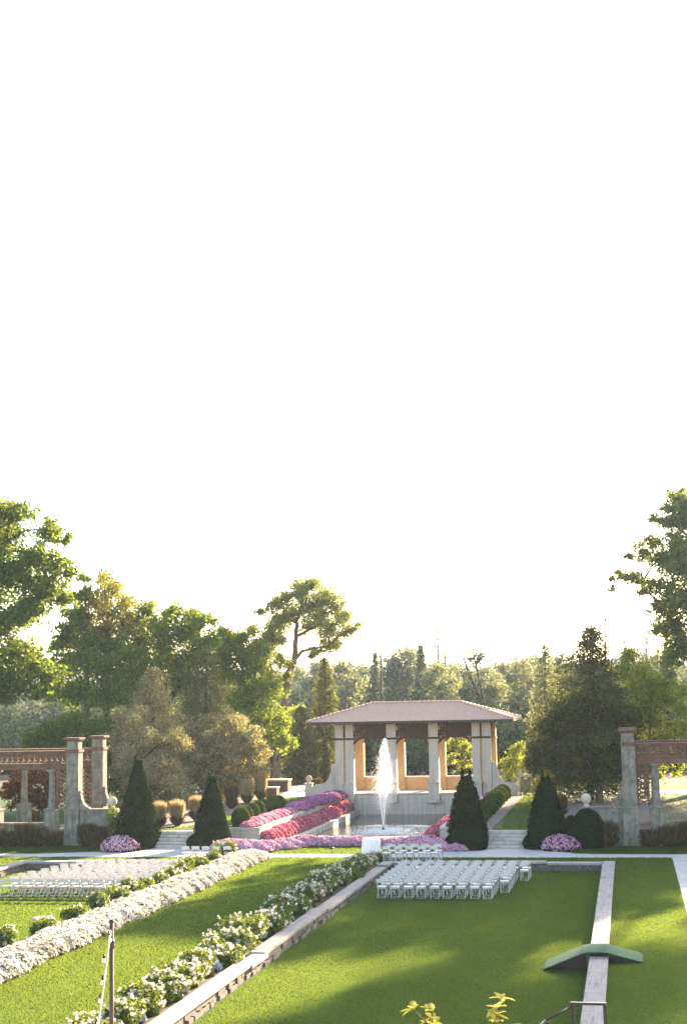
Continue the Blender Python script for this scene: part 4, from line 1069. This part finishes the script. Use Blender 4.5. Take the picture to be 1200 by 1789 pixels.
# ------------------------------------------------------------------ trees
def tree(name, label, Y, base, blobs, leaf, size, dens=1.0, trunk=None, tr=.35, bark='bark', depth=.7, cat='tree', group=None, flat=.75, limbs=True, double=True, droop=0, rs=1.3):
    """blobs: (photo x, photo y, radius in photo pixels[, distance offset]); each is a cluster of the crown at its own distance"""
    b0 = at(base[0], base[1], Y); zb = G2 if Y > 77.6 else G1
    P = empty(name, (b0.x, Y, zb), label, cat, group)
    k_ = Y / F; LP = []; LN = []; centres = []
    for bl_ in blobs:
        px_, py_, r0 = bl_[:3]; r0 = r0 * rs
        for side in ((-1, 1) if double else (0,)):
            off = (bl_[3] if len(bl_) > 3 else 0) + side * r0 * k_ * depth * random.uniform(.6, 1.4)
            c_ = at(px_ + random.uniform(-.12, .12) * r0, py_ + random.uniform(-.12, .12) * r0, Y + off); r_ = r0 * k_
            if side <= 0: centres.append((c_, r_))
            nsub = max(6, int(17 * (r_ / 1.2) ** 1.1)); tot = dens * 4.2 * r_ * r_ / (size * size) * 2.5
            for q in range(nsub):
                d_ = rng.normal(size=3); d_ /= np.linalg.norm(d_); d_[2] *= flat
                cc = np.array(c_) + d_ * r_ * (.15 + .8 * random.random())
                m_ = int(tot / nsub) + 1; sr = r_ * random.uniform(.28, .5)
                e = rng.normal(size=(m_, 3)); e /= np.linalg.norm(e, axis=1, keepdims=True)
                e *= (rng.random((m_, 1)) ** .45)
                pp = cc + e * np.array([sr, sr, sr * .8]);
                if droop: pp[:, 2] -= droop * np.abs(rng.normal(size=m_)) * r_
                LP.append(pp); LN.append(e + d_ * .4 + np.array([0, 0, .5]) + rng.normal(size=(m_, 3)) * .5)
    LP = np.vstack(LP); LN = np.vstack(LN)
    V, Q = leaf_quads(LP, LN, size * .62, .65)
    link_np('crown', V, Q, L[leaf], P, rng.random(len(Q)))
    mb = MB()
    if trunk:
        for tk in trunk:
            pts = [at(a, b, Y + (t3 or 0)) for a, b, _, t3 in [(q + (0,))[:4] if len(q) == 3 else q for q in tk]]; rad = [q[2] * k_ for q in tk]
            if tk is trunk[0]: pts = [Vector((pts[0].x, pts[0].y, zb - .1))] + pts[1:]
            # smooth the polyline a little
            P2, R2 = [], []
            for i in range(len(pts) - 1):
                for s_ in range(4):
                    t_ = s_ / 4; P2.append(pts[i].lerp(pts[i + 1], t_) + Vector((random.uniform(-.25, .25) * rad[i], random.uniform(-.25, .25) * rad[i], 0))); R2.append(rad[i] + (rad[i + 1] - rad[i]) * t_)
            P2.append(pts[-1]); R2.append(rad[-1]); mb.tube(P2, R2, 10)
        root = P2[len(P2) // 2]
        node = [pt for tk in trunk for pt in [at(q[0], q[1], Y) for q in tk[1:]]]
    else:
        cz = sum(c_.z for c_, _ in centres) / len(centres); cx = sum(c_.x for c_, _ in centres) / len(centres)
        pts = [Vector((b0.x, Y, zb - .1)), Vector((b0.x * .8 + cx * .2, Y, zb + (cz - zb) * .4)), Vector((b0.x * .4 + cx * .6, Y, zb + (cz - zb) * .9))]
        mb.tube([pts[0], pts[0].lerp(pts[1], .5), pts[1], pts[1].lerp(pts[2], .5), pts[2]], [tr, tr * .85, tr * .75, tr * .6, tr * .4], 10); node = pts[1:] + [pts[1].lerp(pts[2], .5)]
    if limbs:
        for c_, r_ in centres:
            s_ = min([n_ for n_ in node if n_.z < c_.z + .5] or node, key=lambda n_: (n_ - c_).length)
            mid = s_.lerp(c_, .5) + Vector((0, 0, .12 * (c_ - s_).length)); rr = min(tr * .4, .05 + .018 * (c_ - s_).length)
            mb.tube([s_, s_.lerp(mid, .6), mid, mid.lerp(c_, .5), c_], [rr, rr * .8, rr * .6, rr * .45, rr * .2], 7)
            for q in range(3):
                e = c_ + Vector([random.uniform(-.7, .7) * r_ for _ in range(3)]); mb.tube([mid.lerp(c_, .6), e], [rr * .35, rr * .12], 5)
    mb.build('trunk', M[bark], P)
    return P

def conifer(name, label, Y, px_, top, bot, half, leaf, size, n=9000, Yr=1.0, sparse=0.0, bark='darkbark', cat='conifer', group=None, skirt=.97, prof=.8, tuft=.1):
    """px_: trunk x in photo pixels, top/bot photo y of the crown, half: half width in photo pixels near the foot"""
    a, b = at(px_, top, Y), at(px_, bot, Y); k_ = Y / F; zb = G2
    P = empty(name, (b.x, Y, zb), label, cat, group)
    H_ = a.z - b.z; Rm = half * k_
    nb = int(110 * (H_ / 9) * (1 - sparse)) + 12; LP = []; LN = []; mb = MB()
    mb.tube([(b.x, Y, zb - .1), ((a.x + b.x) / 2, Y, (zb + a.z) / 2), (a.x, Y, a.z)], [.02 * H_ + .06, .012 * H_ + .03, .015], 8)
    for q in range(nb):
        t_ = (q + random.random()) / nb; z = b.z + H_ * t_; az = q * 2.4 + random.uniform(-.4, .4)
        l_ = Rm * ((1 - t_) ** prof) * random.uniform(.72, 1.12) + .12
        x0 = b.x + (a.x - b.x) * t_
        m_ = max(4, int(n / nb * (.25 + 1.3 * (1 - t_))))
        ncl = random.randint(3, 5); ctr = (.25 + .75 * rng.random(ncl) ** .7) * l_; lat = rng.normal(0, .16, ncl) * l_; vz = rng.normal(0, .07, ncl) * l_
        ci = rng.integers(0, ncl, m_); u = ctr[ci]; rise = .25 * l_ * (u / l_) - .4 * l_ * (u / l_) ** 2
        cx = np.cos(az), np.sin(az)
        sp = .55 * tuft * l_ + .035 * Rm + .05
        pp = np.stack([x0 + u * cx[0] - lat[ci] * cx[1], Y + u * cx[1] * Yr + lat[ci] * cx[0], z + rise + vz[ci]], 1) + rng.normal(size=(m_, 3)) * np.array([sp, sp, sp * .55])
        LP.append(pp); LN.append(rng.normal(size=(m_, 3)) + np.array([cx[0], cx[1], .8]))
        if sparse or q % 2 == 0: mb.tube([(x0, Y, z), (x0 + l_ * .85 * cx[0], Y + l_ * .85 * cx[1] * Yr, z - .1 * l_)], [.02 + .004 * l_ + .012 * (1 - t_), .008], 5)
    LP = np.vstack(LP); LN = np.vstack(LN)
    V, Q = leaf_quads(LP, LN, size, .4)
    link_np('crown', V, Q, L[leaf], P, rng.random(len(Q)))
    mb.build('trunk', M[bark], P)
    return P

# left side
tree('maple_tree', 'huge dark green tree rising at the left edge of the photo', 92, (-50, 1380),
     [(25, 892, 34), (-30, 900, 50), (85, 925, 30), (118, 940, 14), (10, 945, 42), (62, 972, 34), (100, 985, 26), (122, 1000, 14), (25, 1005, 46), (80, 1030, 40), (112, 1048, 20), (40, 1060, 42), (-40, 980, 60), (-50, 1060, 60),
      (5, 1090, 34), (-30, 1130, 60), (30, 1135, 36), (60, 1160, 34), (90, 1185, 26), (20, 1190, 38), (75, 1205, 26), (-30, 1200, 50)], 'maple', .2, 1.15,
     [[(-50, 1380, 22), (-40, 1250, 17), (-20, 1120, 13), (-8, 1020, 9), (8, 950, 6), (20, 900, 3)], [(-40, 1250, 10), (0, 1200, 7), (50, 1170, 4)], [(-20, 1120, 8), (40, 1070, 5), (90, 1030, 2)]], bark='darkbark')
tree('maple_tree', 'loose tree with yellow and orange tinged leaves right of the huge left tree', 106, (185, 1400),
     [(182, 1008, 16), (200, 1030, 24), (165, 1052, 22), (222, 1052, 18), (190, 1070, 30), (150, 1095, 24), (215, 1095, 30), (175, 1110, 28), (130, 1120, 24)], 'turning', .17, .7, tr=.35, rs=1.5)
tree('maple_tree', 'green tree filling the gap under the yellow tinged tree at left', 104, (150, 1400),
     [(105, 1115, 12), (135, 1045, 16), (148, 1010, 12), (126, 1070, 18), (158, 1035, 14), (140, 1085, 18), (105, 1130, 18), (160, 1120, 26), (200, 1130, 26), (140, 1070, 20), (120, 1100, 22), (150, 1150, 36), (115, 1160, 28), (185, 1165, 38), (140, 1200, 40), (190, 1215, 34), (110, 1205, 26), (225, 1145, 26)], 'maple_bright', .19, 1.1, tr=.35)
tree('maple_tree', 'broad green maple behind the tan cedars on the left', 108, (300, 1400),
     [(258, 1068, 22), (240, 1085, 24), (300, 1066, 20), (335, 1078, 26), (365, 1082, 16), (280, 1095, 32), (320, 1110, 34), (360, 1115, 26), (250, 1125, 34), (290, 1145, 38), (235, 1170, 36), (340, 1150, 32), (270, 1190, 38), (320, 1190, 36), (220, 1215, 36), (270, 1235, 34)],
     'maple_bright', .19, 1.15, [[(300, 1400, 11), (296, 1290, 9), (285, 1200, 6), (280, 1120, 3)], [(290, 1240, 6), (330, 1150, 4), (350, 1100, 2)]], bark='darkbark')
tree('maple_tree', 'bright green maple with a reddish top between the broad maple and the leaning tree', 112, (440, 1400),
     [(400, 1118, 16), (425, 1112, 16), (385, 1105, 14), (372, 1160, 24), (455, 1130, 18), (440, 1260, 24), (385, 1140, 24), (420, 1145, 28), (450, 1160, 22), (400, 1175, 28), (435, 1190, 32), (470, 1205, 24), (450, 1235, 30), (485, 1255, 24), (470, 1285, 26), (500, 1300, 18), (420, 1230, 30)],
     'maple_bright', .18, 1.1, tr=.3)
tree('maple_tree', 'small red tinged treetop peeking over the bright green maple', 122, (400, 1400), [(402, 1108, 12), (388, 1125, 14), (415, 1122, 12)], 'redmaple', .18, 1.0, tr=.2)
tree('leaning_tree', 'tall feathery tree with two leaning bare trunks left of the pavilion', 118, (481, 1365),
     [(545, 1020, 15), (520, 1030, 17), (565, 1040, 18), (500, 1045, 16), (478, 1058, 12), (455, 1068, 8), (535, 1055, 20), (585, 1055, 16), (560, 1075, 18), (600, 1078, 15), (620, 1096, 9), (575, 1100, 18), (545, 1095, 15),
      (600, 1108, 11), (575, 1128, 14), (548, 1140, 11), (590, 1128, 8), (505, 1075, 17), (485, 1085, 18), (470, 1110, 18), (450, 1128, 15), (430, 1140, 13), (485, 1120, 16), (462, 1150, 16), (490, 1155, 13), (475, 1180, 12), (440, 1100, 10), (500, 1180, 9)],
     'locust', .14, .85,
     [[(481, 1365, 8), (486, 1320, 7.5), (490, 1290, 7), (495, 1249, 6.5), (500, 1200, 6), (513, 1157, 5.5), (517, 1118, 4.5), (519, 1085, 3.2), (530, 1050, 1.6), (542, 1020, .6)],
      [(468, 1372, 8), (464, 1300, 7.5), (466, 1255, 7), (476, 1222, 6), (494, 1192, 5), (511, 1160, 4)],
      [(513, 1157, 3.5), (527, 1138, 3), (552, 1132, 2), (575, 1128, 1)], [(519, 1112, 3.2), (536, 1102, 2.6), (560, 1090, 1.8), (590, 1075, .8)], [(478, 1215, 2.6), (477, 1180, 2), (470, 1150, 1.2), (466, 1120, .6)], [(518, 1090, 2.4), (508, 1070, 1.6), (490, 1060, .8)]],
     tr=.25, depth=.9, rs=1.8)
conifer('spruce_tree', 'brownish spruce just left of the pavilion roof, in front of its shorter twin', 124, 568, 1150, 1380, 46, 'spruce', .13, 15000, prof=.75)
conifer('spruce_tree', 'shorter dark spruce between the leaning tree and the pavilion', 121, 525, 1235, 1385, 40, 'spruce', .13, 10000, prof=.6)
conifer('cedar_tree', 'tan brown cedar with a pointed top behind the left cone evergreens', 97, 268, 1168, 1410, 88, 'tan', .10, 26000, prof=.62, tuft=.16)
conifer('cedar_tree', 'darker olive cedar standing behind the tan cedar', 104, 360, 1130, 1400, 74, 'spruce', .11, 20000, prof=.55, tuft=.16)
tree('cedar_tree', 'rounded tan cedar spreading over the dark brick wall on the left', 101, (400, 1395),
     [(395, 1262, 26), (370, 1285, 30), (425, 1285, 28), (350, 1315, 30), (400, 1320, 34), (445, 1315, 24), (455, 1345, 18), (330, 1345, 30), (380, 1355, 30), (425, 1355, 26), (300, 1330, 26), (345, 1270, 24)], 'tan', .13, 1.5, tr=.25, bark='darkbark')
tree('cedar_tree', 'low tan cedar mass in front of the pointed cedar on the left', 94, (235, 1400),
     [(230, 1250, 26), (215, 1285, 28), (255, 1290, 32), (220, 1330, 28), (265, 1335, 34), (300, 1300, 28), (245, 1370, 26), (300, 1365, 30)], 'tan', .12, 1.4, tr=.2, bark='darkbark')
tree('red_maple', 'small dark maple with glowing orange leaves behind the left pergola opening', 86, (80, 1440),
     [(30, 1375, 18), (50, 1365, 22), (85, 1365, 22), (15, 1385, 16), (60, 1395, 20), (100, 1380, 16), (35, 1400, 20), (70, 1400, 24), (95, 1395, 16), (60, 1425, 16), (35, 1350, 16), (150, 1385, 12), (160, 1400, 10)], 'redmaple', .14, 1.1, tr=.12, bark='darkbark')
tree('shade_tree', 'dark green tree behind the beam of the left pergola', 96, (90, 1400),
     [(60, 1290, 26), (100, 1275, 28), (140, 1265, 26), (180, 1275, 26), (120, 1305, 28), (165, 1310, 28), (80, 1320, 24), (190, 1330, 26), (150, 1350, 24), (200, 1370, 22)], 'maple', .17, 1.2, tr=.25, bark='darkbark')
# right side
conifer('cedar_tree', 'big dark cedar at right with its bare trunk showing below', 99, 1030, 1096, 1385, 108, 'olive', .11, 34000, prof=.62, tuft=.18)
tree('cedar_tree', 'dark spreading lower boughs of the shaded cedar right of the pavilion', 97, (1048, 1420),
     [(960, 1270, 30), (1000, 1240, 32), (1050, 1220, 34), (1090, 1250, 28), (950, 1310, 28), (1000, 1300, 34), (1060, 1290, 36), (940, 1335, 20), (985, 1345, 28), (1035, 1340, 26), (1080, 1335, 26), (1090, 1300, 24)], 'olive', .13, 1.4,
     [[(1048, 1420, 7), (1047, 1370, 6.5), (1045, 1300, 5.5), (1040, 1230, 4)]], tr=.2, bark='bark')
conifer('larch_tree', 'light green conifer rising left of the big dark cedar', 112, 952, 1128, 1390, 44, 'pale_haze', .13, 11000, prof=.6)
tree('larch_tree', 'bright yellow green drooping tree behind the right pergola', 104, (1130, 1420),
     [(1100, 1140, 18), (1085, 1165, 22), (1120, 1165, 24), (1140, 1195, 22), (1105, 1200, 24), (1130, 1230, 24), (1110, 1255, 22), (1145, 1255, 16), (1155, 1290, 14), (1125, 1290, 20), (1150, 1325, 14), (1165, 1310, 12), (1180, 1345, 9), (1150, 1350, 9), (1175, 1215, 16), (1180, 1265, 14), (1170, 1280, 12), (1140, 1215, 20), (1165, 1190, 14), (1190, 1330, 8)], 'lime', .13, 1.0, tr=.2, droop=.35)
tree('larch_tree', 'yellow green foliage at the right edge above the pergola beam', 100, (1240, 1420),
     [(1195, 1200, 16), (1185, 1235, 12), (1198, 1270, 20), (1215, 1240, 26), (1190, 1310, 12), (1220, 1300, 26)], 'lime', .14, 1.0, tr=.2, droop=.3)
tree('oak_tree', 'huge airy tree rising at the right edge of the photo', 114, (1290, 1410),
     [(1190, 868, 20), (1170, 885, 14), (1195, 905, 26), (1160, 915, 18), (1140, 905, 9), (1180, 945, 28), (1140, 945, 16), (1120, 965, 18), (1098, 972, 10), (1155, 975, 24), (1190, 990, 30), (1085, 1005, 12), (1105, 1005, 14), (1068, 1012, 7), (1070, 1028, 7),
      (1150, 1020, 22), (1125, 1032, 12), (1185, 1045, 30), (1155, 1060, 20), (1175, 1095, 28), (1150, 1100, 16), (1190, 1135, 26), (1170, 1150, 20),
      (1230, 880, 40), (1240, 950, 50), (1230, 1030, 50), (1240, 1110, 50), (1212, 888, 22), (1252, 876, 25), (1300, 862, 28), (1350, 856, 28), (1398, 856, 28), (1432, 868, 24), (1330, 925, 40), (1400, 930, 38), (1300, 960, 60), (1310, 1020, 80), (1310, 1120, 70),  (1390, 985, 60), (1365, 955, 40), (1430, 1010, 50), (1400, 1060, 80)],
     'oak', .2, .95, [[(1290, 1410, 16), (1285, 1250, 13), (1260, 1120, 10), (1230, 1020, 7), (1205, 940, 4), (1195, 880, 2)], [(1285, 1250, 9), (1220, 1150, 5), (1170, 1080, 3), (1120, 1020, 1.4)]], bark='darkbark', depth=1.1, rs=1.4)
tree('oak_tree', 'dense tree beyond the right edge whose shade falls over the right lawn', 110, (1500, 1410),
     [(1462, 756, 20), (1458, 800, 16), (1488, 845, 40), (1492, 790, 44), (1510, 740, 44), (1485, 905, 40), (1452, 905, 28), (1442, 968, 38), (1485, 960, 44), (1495, 1035, 50), (1560, 740, 70), (1640, 760, 80), (1552, 915, 20), (1590, 950, 18), (1560, 990, 20), (1620, 895, 24), (1645, 965, 22), (1600, 1015, 24), (1570, 1060, 30), (1440, 1180, 60), (1550, 1190, 80), (1520, 1110, 40), (1690, 1060, 60)], 'maple', .3, .9, tr=.5, bark='darkbark', depth=1.0)
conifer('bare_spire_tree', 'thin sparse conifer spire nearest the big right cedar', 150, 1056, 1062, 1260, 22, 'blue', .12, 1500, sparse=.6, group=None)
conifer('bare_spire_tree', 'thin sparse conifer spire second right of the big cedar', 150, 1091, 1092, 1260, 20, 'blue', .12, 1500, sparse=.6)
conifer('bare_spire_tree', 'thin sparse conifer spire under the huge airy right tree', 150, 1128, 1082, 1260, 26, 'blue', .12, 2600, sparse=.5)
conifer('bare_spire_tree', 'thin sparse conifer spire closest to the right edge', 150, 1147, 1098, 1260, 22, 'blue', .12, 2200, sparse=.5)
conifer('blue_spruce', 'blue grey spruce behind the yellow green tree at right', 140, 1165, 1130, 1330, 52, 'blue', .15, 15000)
tree('weeping_tree', 'small yellow green weeping tree right of the pavilion piers', 122, (893, 1375), [(885, 1330, 14), (900, 1310, 13), (912, 1335, 14), (890, 1352, 14), (908, 1300, 8)], 'lime', .11, 1.1, tr=.1, droop=.35)
tree('weeping_tree', 'yellow green leafy tree seen through the right bay of the pavilion', 124, (805, 1370), [(795, 1300, 14), (815, 1305, 14), (790, 1325, 12), (812, 1335, 14), (825, 1320, 10), (800, 1350, 10), (805, 1285, 10)], 'lime', .13, .9, tr=.12)
tree('weeping_tree', 'pale green weeping tree between the leaning tree and the spruces', 128, (520, 1375), [(515, 1240, 14), (505, 1262, 12), (522, 1262, 14), (515, 1285, 14), (500, 1300, 12)], 'lime', .12, 1.0, tr=.12, droop=.3)
tree('small_tree', 'little yellow shrub seen between two pavilion piers', 128, (745, 1372), [(738, 1362, 8), (748, 1360, 7), (688, 1356, 7)], 'lime', .12, 1.0, tr=.06, cat='shrub')

# far woods: individual trees in front of a solid mass of forest
FW = [(600, 1160, 'r'), (628, 1170, 'r'), (655, 1140, 'c'), (690, 1148, 'r'), (716, 1140, 'r'), (735, 1128, 'c'), (765, 1160, 'r'), (792, 1165, 'r'), (820, 1175, 'r'), (850, 1172, 'r'), (880, 1160, 'r'), (912, 1158, 'r'), (935, 1150, 'r'),
      (20, 1230, 'r'), (60, 1228, 'r'), (110, 1220, 'r'), (160, 1210, 'r'), (215, 1200, 'r'), (270, 1200, 'r'), (330, 1190, 'r'), (400, 1185, 'r'), (470, 1180, 'r'), (520, 1175, 'r'), (560, 1165, 'r'),
      (980, 1150, 'r'), (1020, 1160, 'r'), (1070, 1165, 'r'), (1120, 1170, 'r'), (1170, 1165, 'r'), (1230, 1160, 'r'), (1300, 1160, 'r')]
fl = {600: 'rounded hazy tree at the left end of the far woods, beside the spruce', 628: 'second rounded hazy tree right of the spruce', 655: 'pointed hazy conifer above the left roof slope', 690: 'hazy round tree just right of the pointed conifer above the roof',
      716: 'hazy tree directly above the roof ridge, left of its middle', 735: 'pointed hazy conifer above the middle of the roof ridge', 765: 'hazy tree behind the tall sparse spires', 792: 'hazy tree above the right end of the roof ridge',
      820: 'hazy tree behind the bare leaning snag', 850: 'hazy tree just right of the bare leaning snag', 880: 'pale round hazy tree above the right roof slope', 912: 'pale round hazy tree beyond the right tip of the roof', 935: 'pale round hazy tree touching the light green conifer'}
rf_ = random.Random(3)
for i, (x, top, kd) in enumerate(FW):
    Y = rf_.uniform(165, 215); lab = fl.get(x, 'hazy blue green tree in the far woods seen between nearer trees'); gp = None if x in fl else 'hazy trees of the far woods'
    lf = 'pale_haze' if (x in (716, 765, 792, 850, 880, 912, 935, 600, 628) ) else 'blue'
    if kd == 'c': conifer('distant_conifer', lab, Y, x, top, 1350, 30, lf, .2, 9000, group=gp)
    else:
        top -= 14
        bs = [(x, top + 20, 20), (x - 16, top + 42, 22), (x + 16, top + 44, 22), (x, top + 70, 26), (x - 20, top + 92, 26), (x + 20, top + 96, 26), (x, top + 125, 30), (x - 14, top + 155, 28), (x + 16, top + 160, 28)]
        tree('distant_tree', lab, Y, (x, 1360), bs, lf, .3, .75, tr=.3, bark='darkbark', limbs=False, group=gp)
conifer('bare_spire_tree', 'tallest sparse conifer spire above the pavilion roof', 170, 765, 1076, 1260, 20, 'blue', .16, 900, sparse=.55)
conifer('bare_spire_tree', 'slightly shorter sparse spire just right of the tallest one', 172, 777, 1096, 1262, 22, 'blue', .16, 700, sparse=.6)
conifer('bare_spire_tree', 'bare thin spire rising above the left half of the roof', 170, 665, 1090, 1260, 14, 'blue', .14, 250, sparse=.7)
conifer('bare_spire_tree', 'sparse spire above the roof ridge between round trees', 168, 731, 1120, 1262, 16, 'blue', .15, 700, sparse=.6)
P = empty('leaning_snag', (at(840, 1230, 165).x, 165, G2), 'bare leaning dead tree above the right half of the roof', 'dead tree')
mb = MB()
for pts in (((846, 1235), (838, 1190), (828, 1150), (822, 1122)), ((836, 1215), (820, 1180), (810, 1150), (807, 1130)), ((831, 1160), (842, 1148), (848, 1146)), ((829, 1150), (818, 1152))):
    mb.tube([at(a, b, 165) for a, b in pts], [.22, .16, .11, .04][:len(pts)], 6)
mb.tube([at(846, 1235, 165), (at(852, 1290, 165).x, 165, G2)], [.22, .3], 6)
mb.build('trunk', M['darkbark'], P)
q = at(833, 1152, 165)
Pp = np.vstack([np.array(at(a, b, 165)) + rng.normal(size=(70, 3)) * .55 for a, b in ((833, 1150), (842, 1147), (824, 1142), (828, 1158), (846, 1190), (836, 1180))])
V, Q = leaf_quads(Pp, rng.normal(size=Pp.shape), .18); link_np('crown', V, Q, L['blue'], P, rng.random(len(Q)))
# understory
LP = []
for k in range(460):
    Y = random.uniform(131, 200); px_ = random.uniform(-300, 1500); b = at(px_, 1200, Y); hz = random.uniform(4.2, 6.6) * (1 if Y < 160 else 1.25)
    m_ = 420; e = rng.normal(size=(m_, 3)); e /= np.linalg.norm(e, axis=1, keepdims=True); e *= rng.random((m_, 1)) ** .4; e[:, 2] = np.abs(e[:, 2])
    LP.append(np.array([b.x, Y, G2]) + e * np.array([2.4, 2.4, hz]))
LP = np.vstack(LP); V, Q = leaf_quads(LP, rng.normal(size=LP.shape) + np.array([0, 0, .6]), .22, .7)
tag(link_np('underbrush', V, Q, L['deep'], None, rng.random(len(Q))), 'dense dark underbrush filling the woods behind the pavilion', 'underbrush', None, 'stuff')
# forest mass
LP = []; 
for k in range(260):
    Y = random.uniform(235, 330); px_ = random.uniform(-350, 1600); b = at(px_, 1200, Y); hz = random.uniform(8, 11.5) if Y < 290 else random.uniform(9.5, 12.5)
    r_ = random.uniform(3, 5)
    m_ = 560; e = rng.normal(size=(m_, 3)); e /= np.linalg.norm(e, axis=1, keepdims=True); e *= rng.random((m_, 1)) ** .3
    LP.append(np.array([b.x, Y, G2 + hz * .52]) + e * np.array([r_, r_, hz * .5]))
LP = np.vstack(LP); V, Q = leaf_quads(LP, rng.normal(size=LP.shape) + np.array([0, -.3, .6]), .55, .7)
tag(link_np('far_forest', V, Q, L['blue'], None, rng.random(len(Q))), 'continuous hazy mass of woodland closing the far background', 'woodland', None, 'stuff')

# ------------------------------------------------------------------ haze
mb = MB(); mb.box(-1600, 1300, -70, 1450, -3.2, 60)
hz = mb.build('haze', bpy.data.materials.new('haze'))
hm = hz.data.materials[0]; hm.use_nodes = True; t = hm.node_tree; t.nodes.clear()
o_ = t.nodes.new('ShaderNodeOutputMaterial'); pv = t.nodes.new('ShaderNodeVolumePrincipled')
pv.inputs['Color'].default_value = (.72, .86, 1.0, 1); pv.inputs['Density'].default_value = .00013; pv.inputs['Anisotropy'].default_value = .25
t.links.new(pv.outputs[0], o_.inputs['Volume'])
tag(hz, kind='stuff')
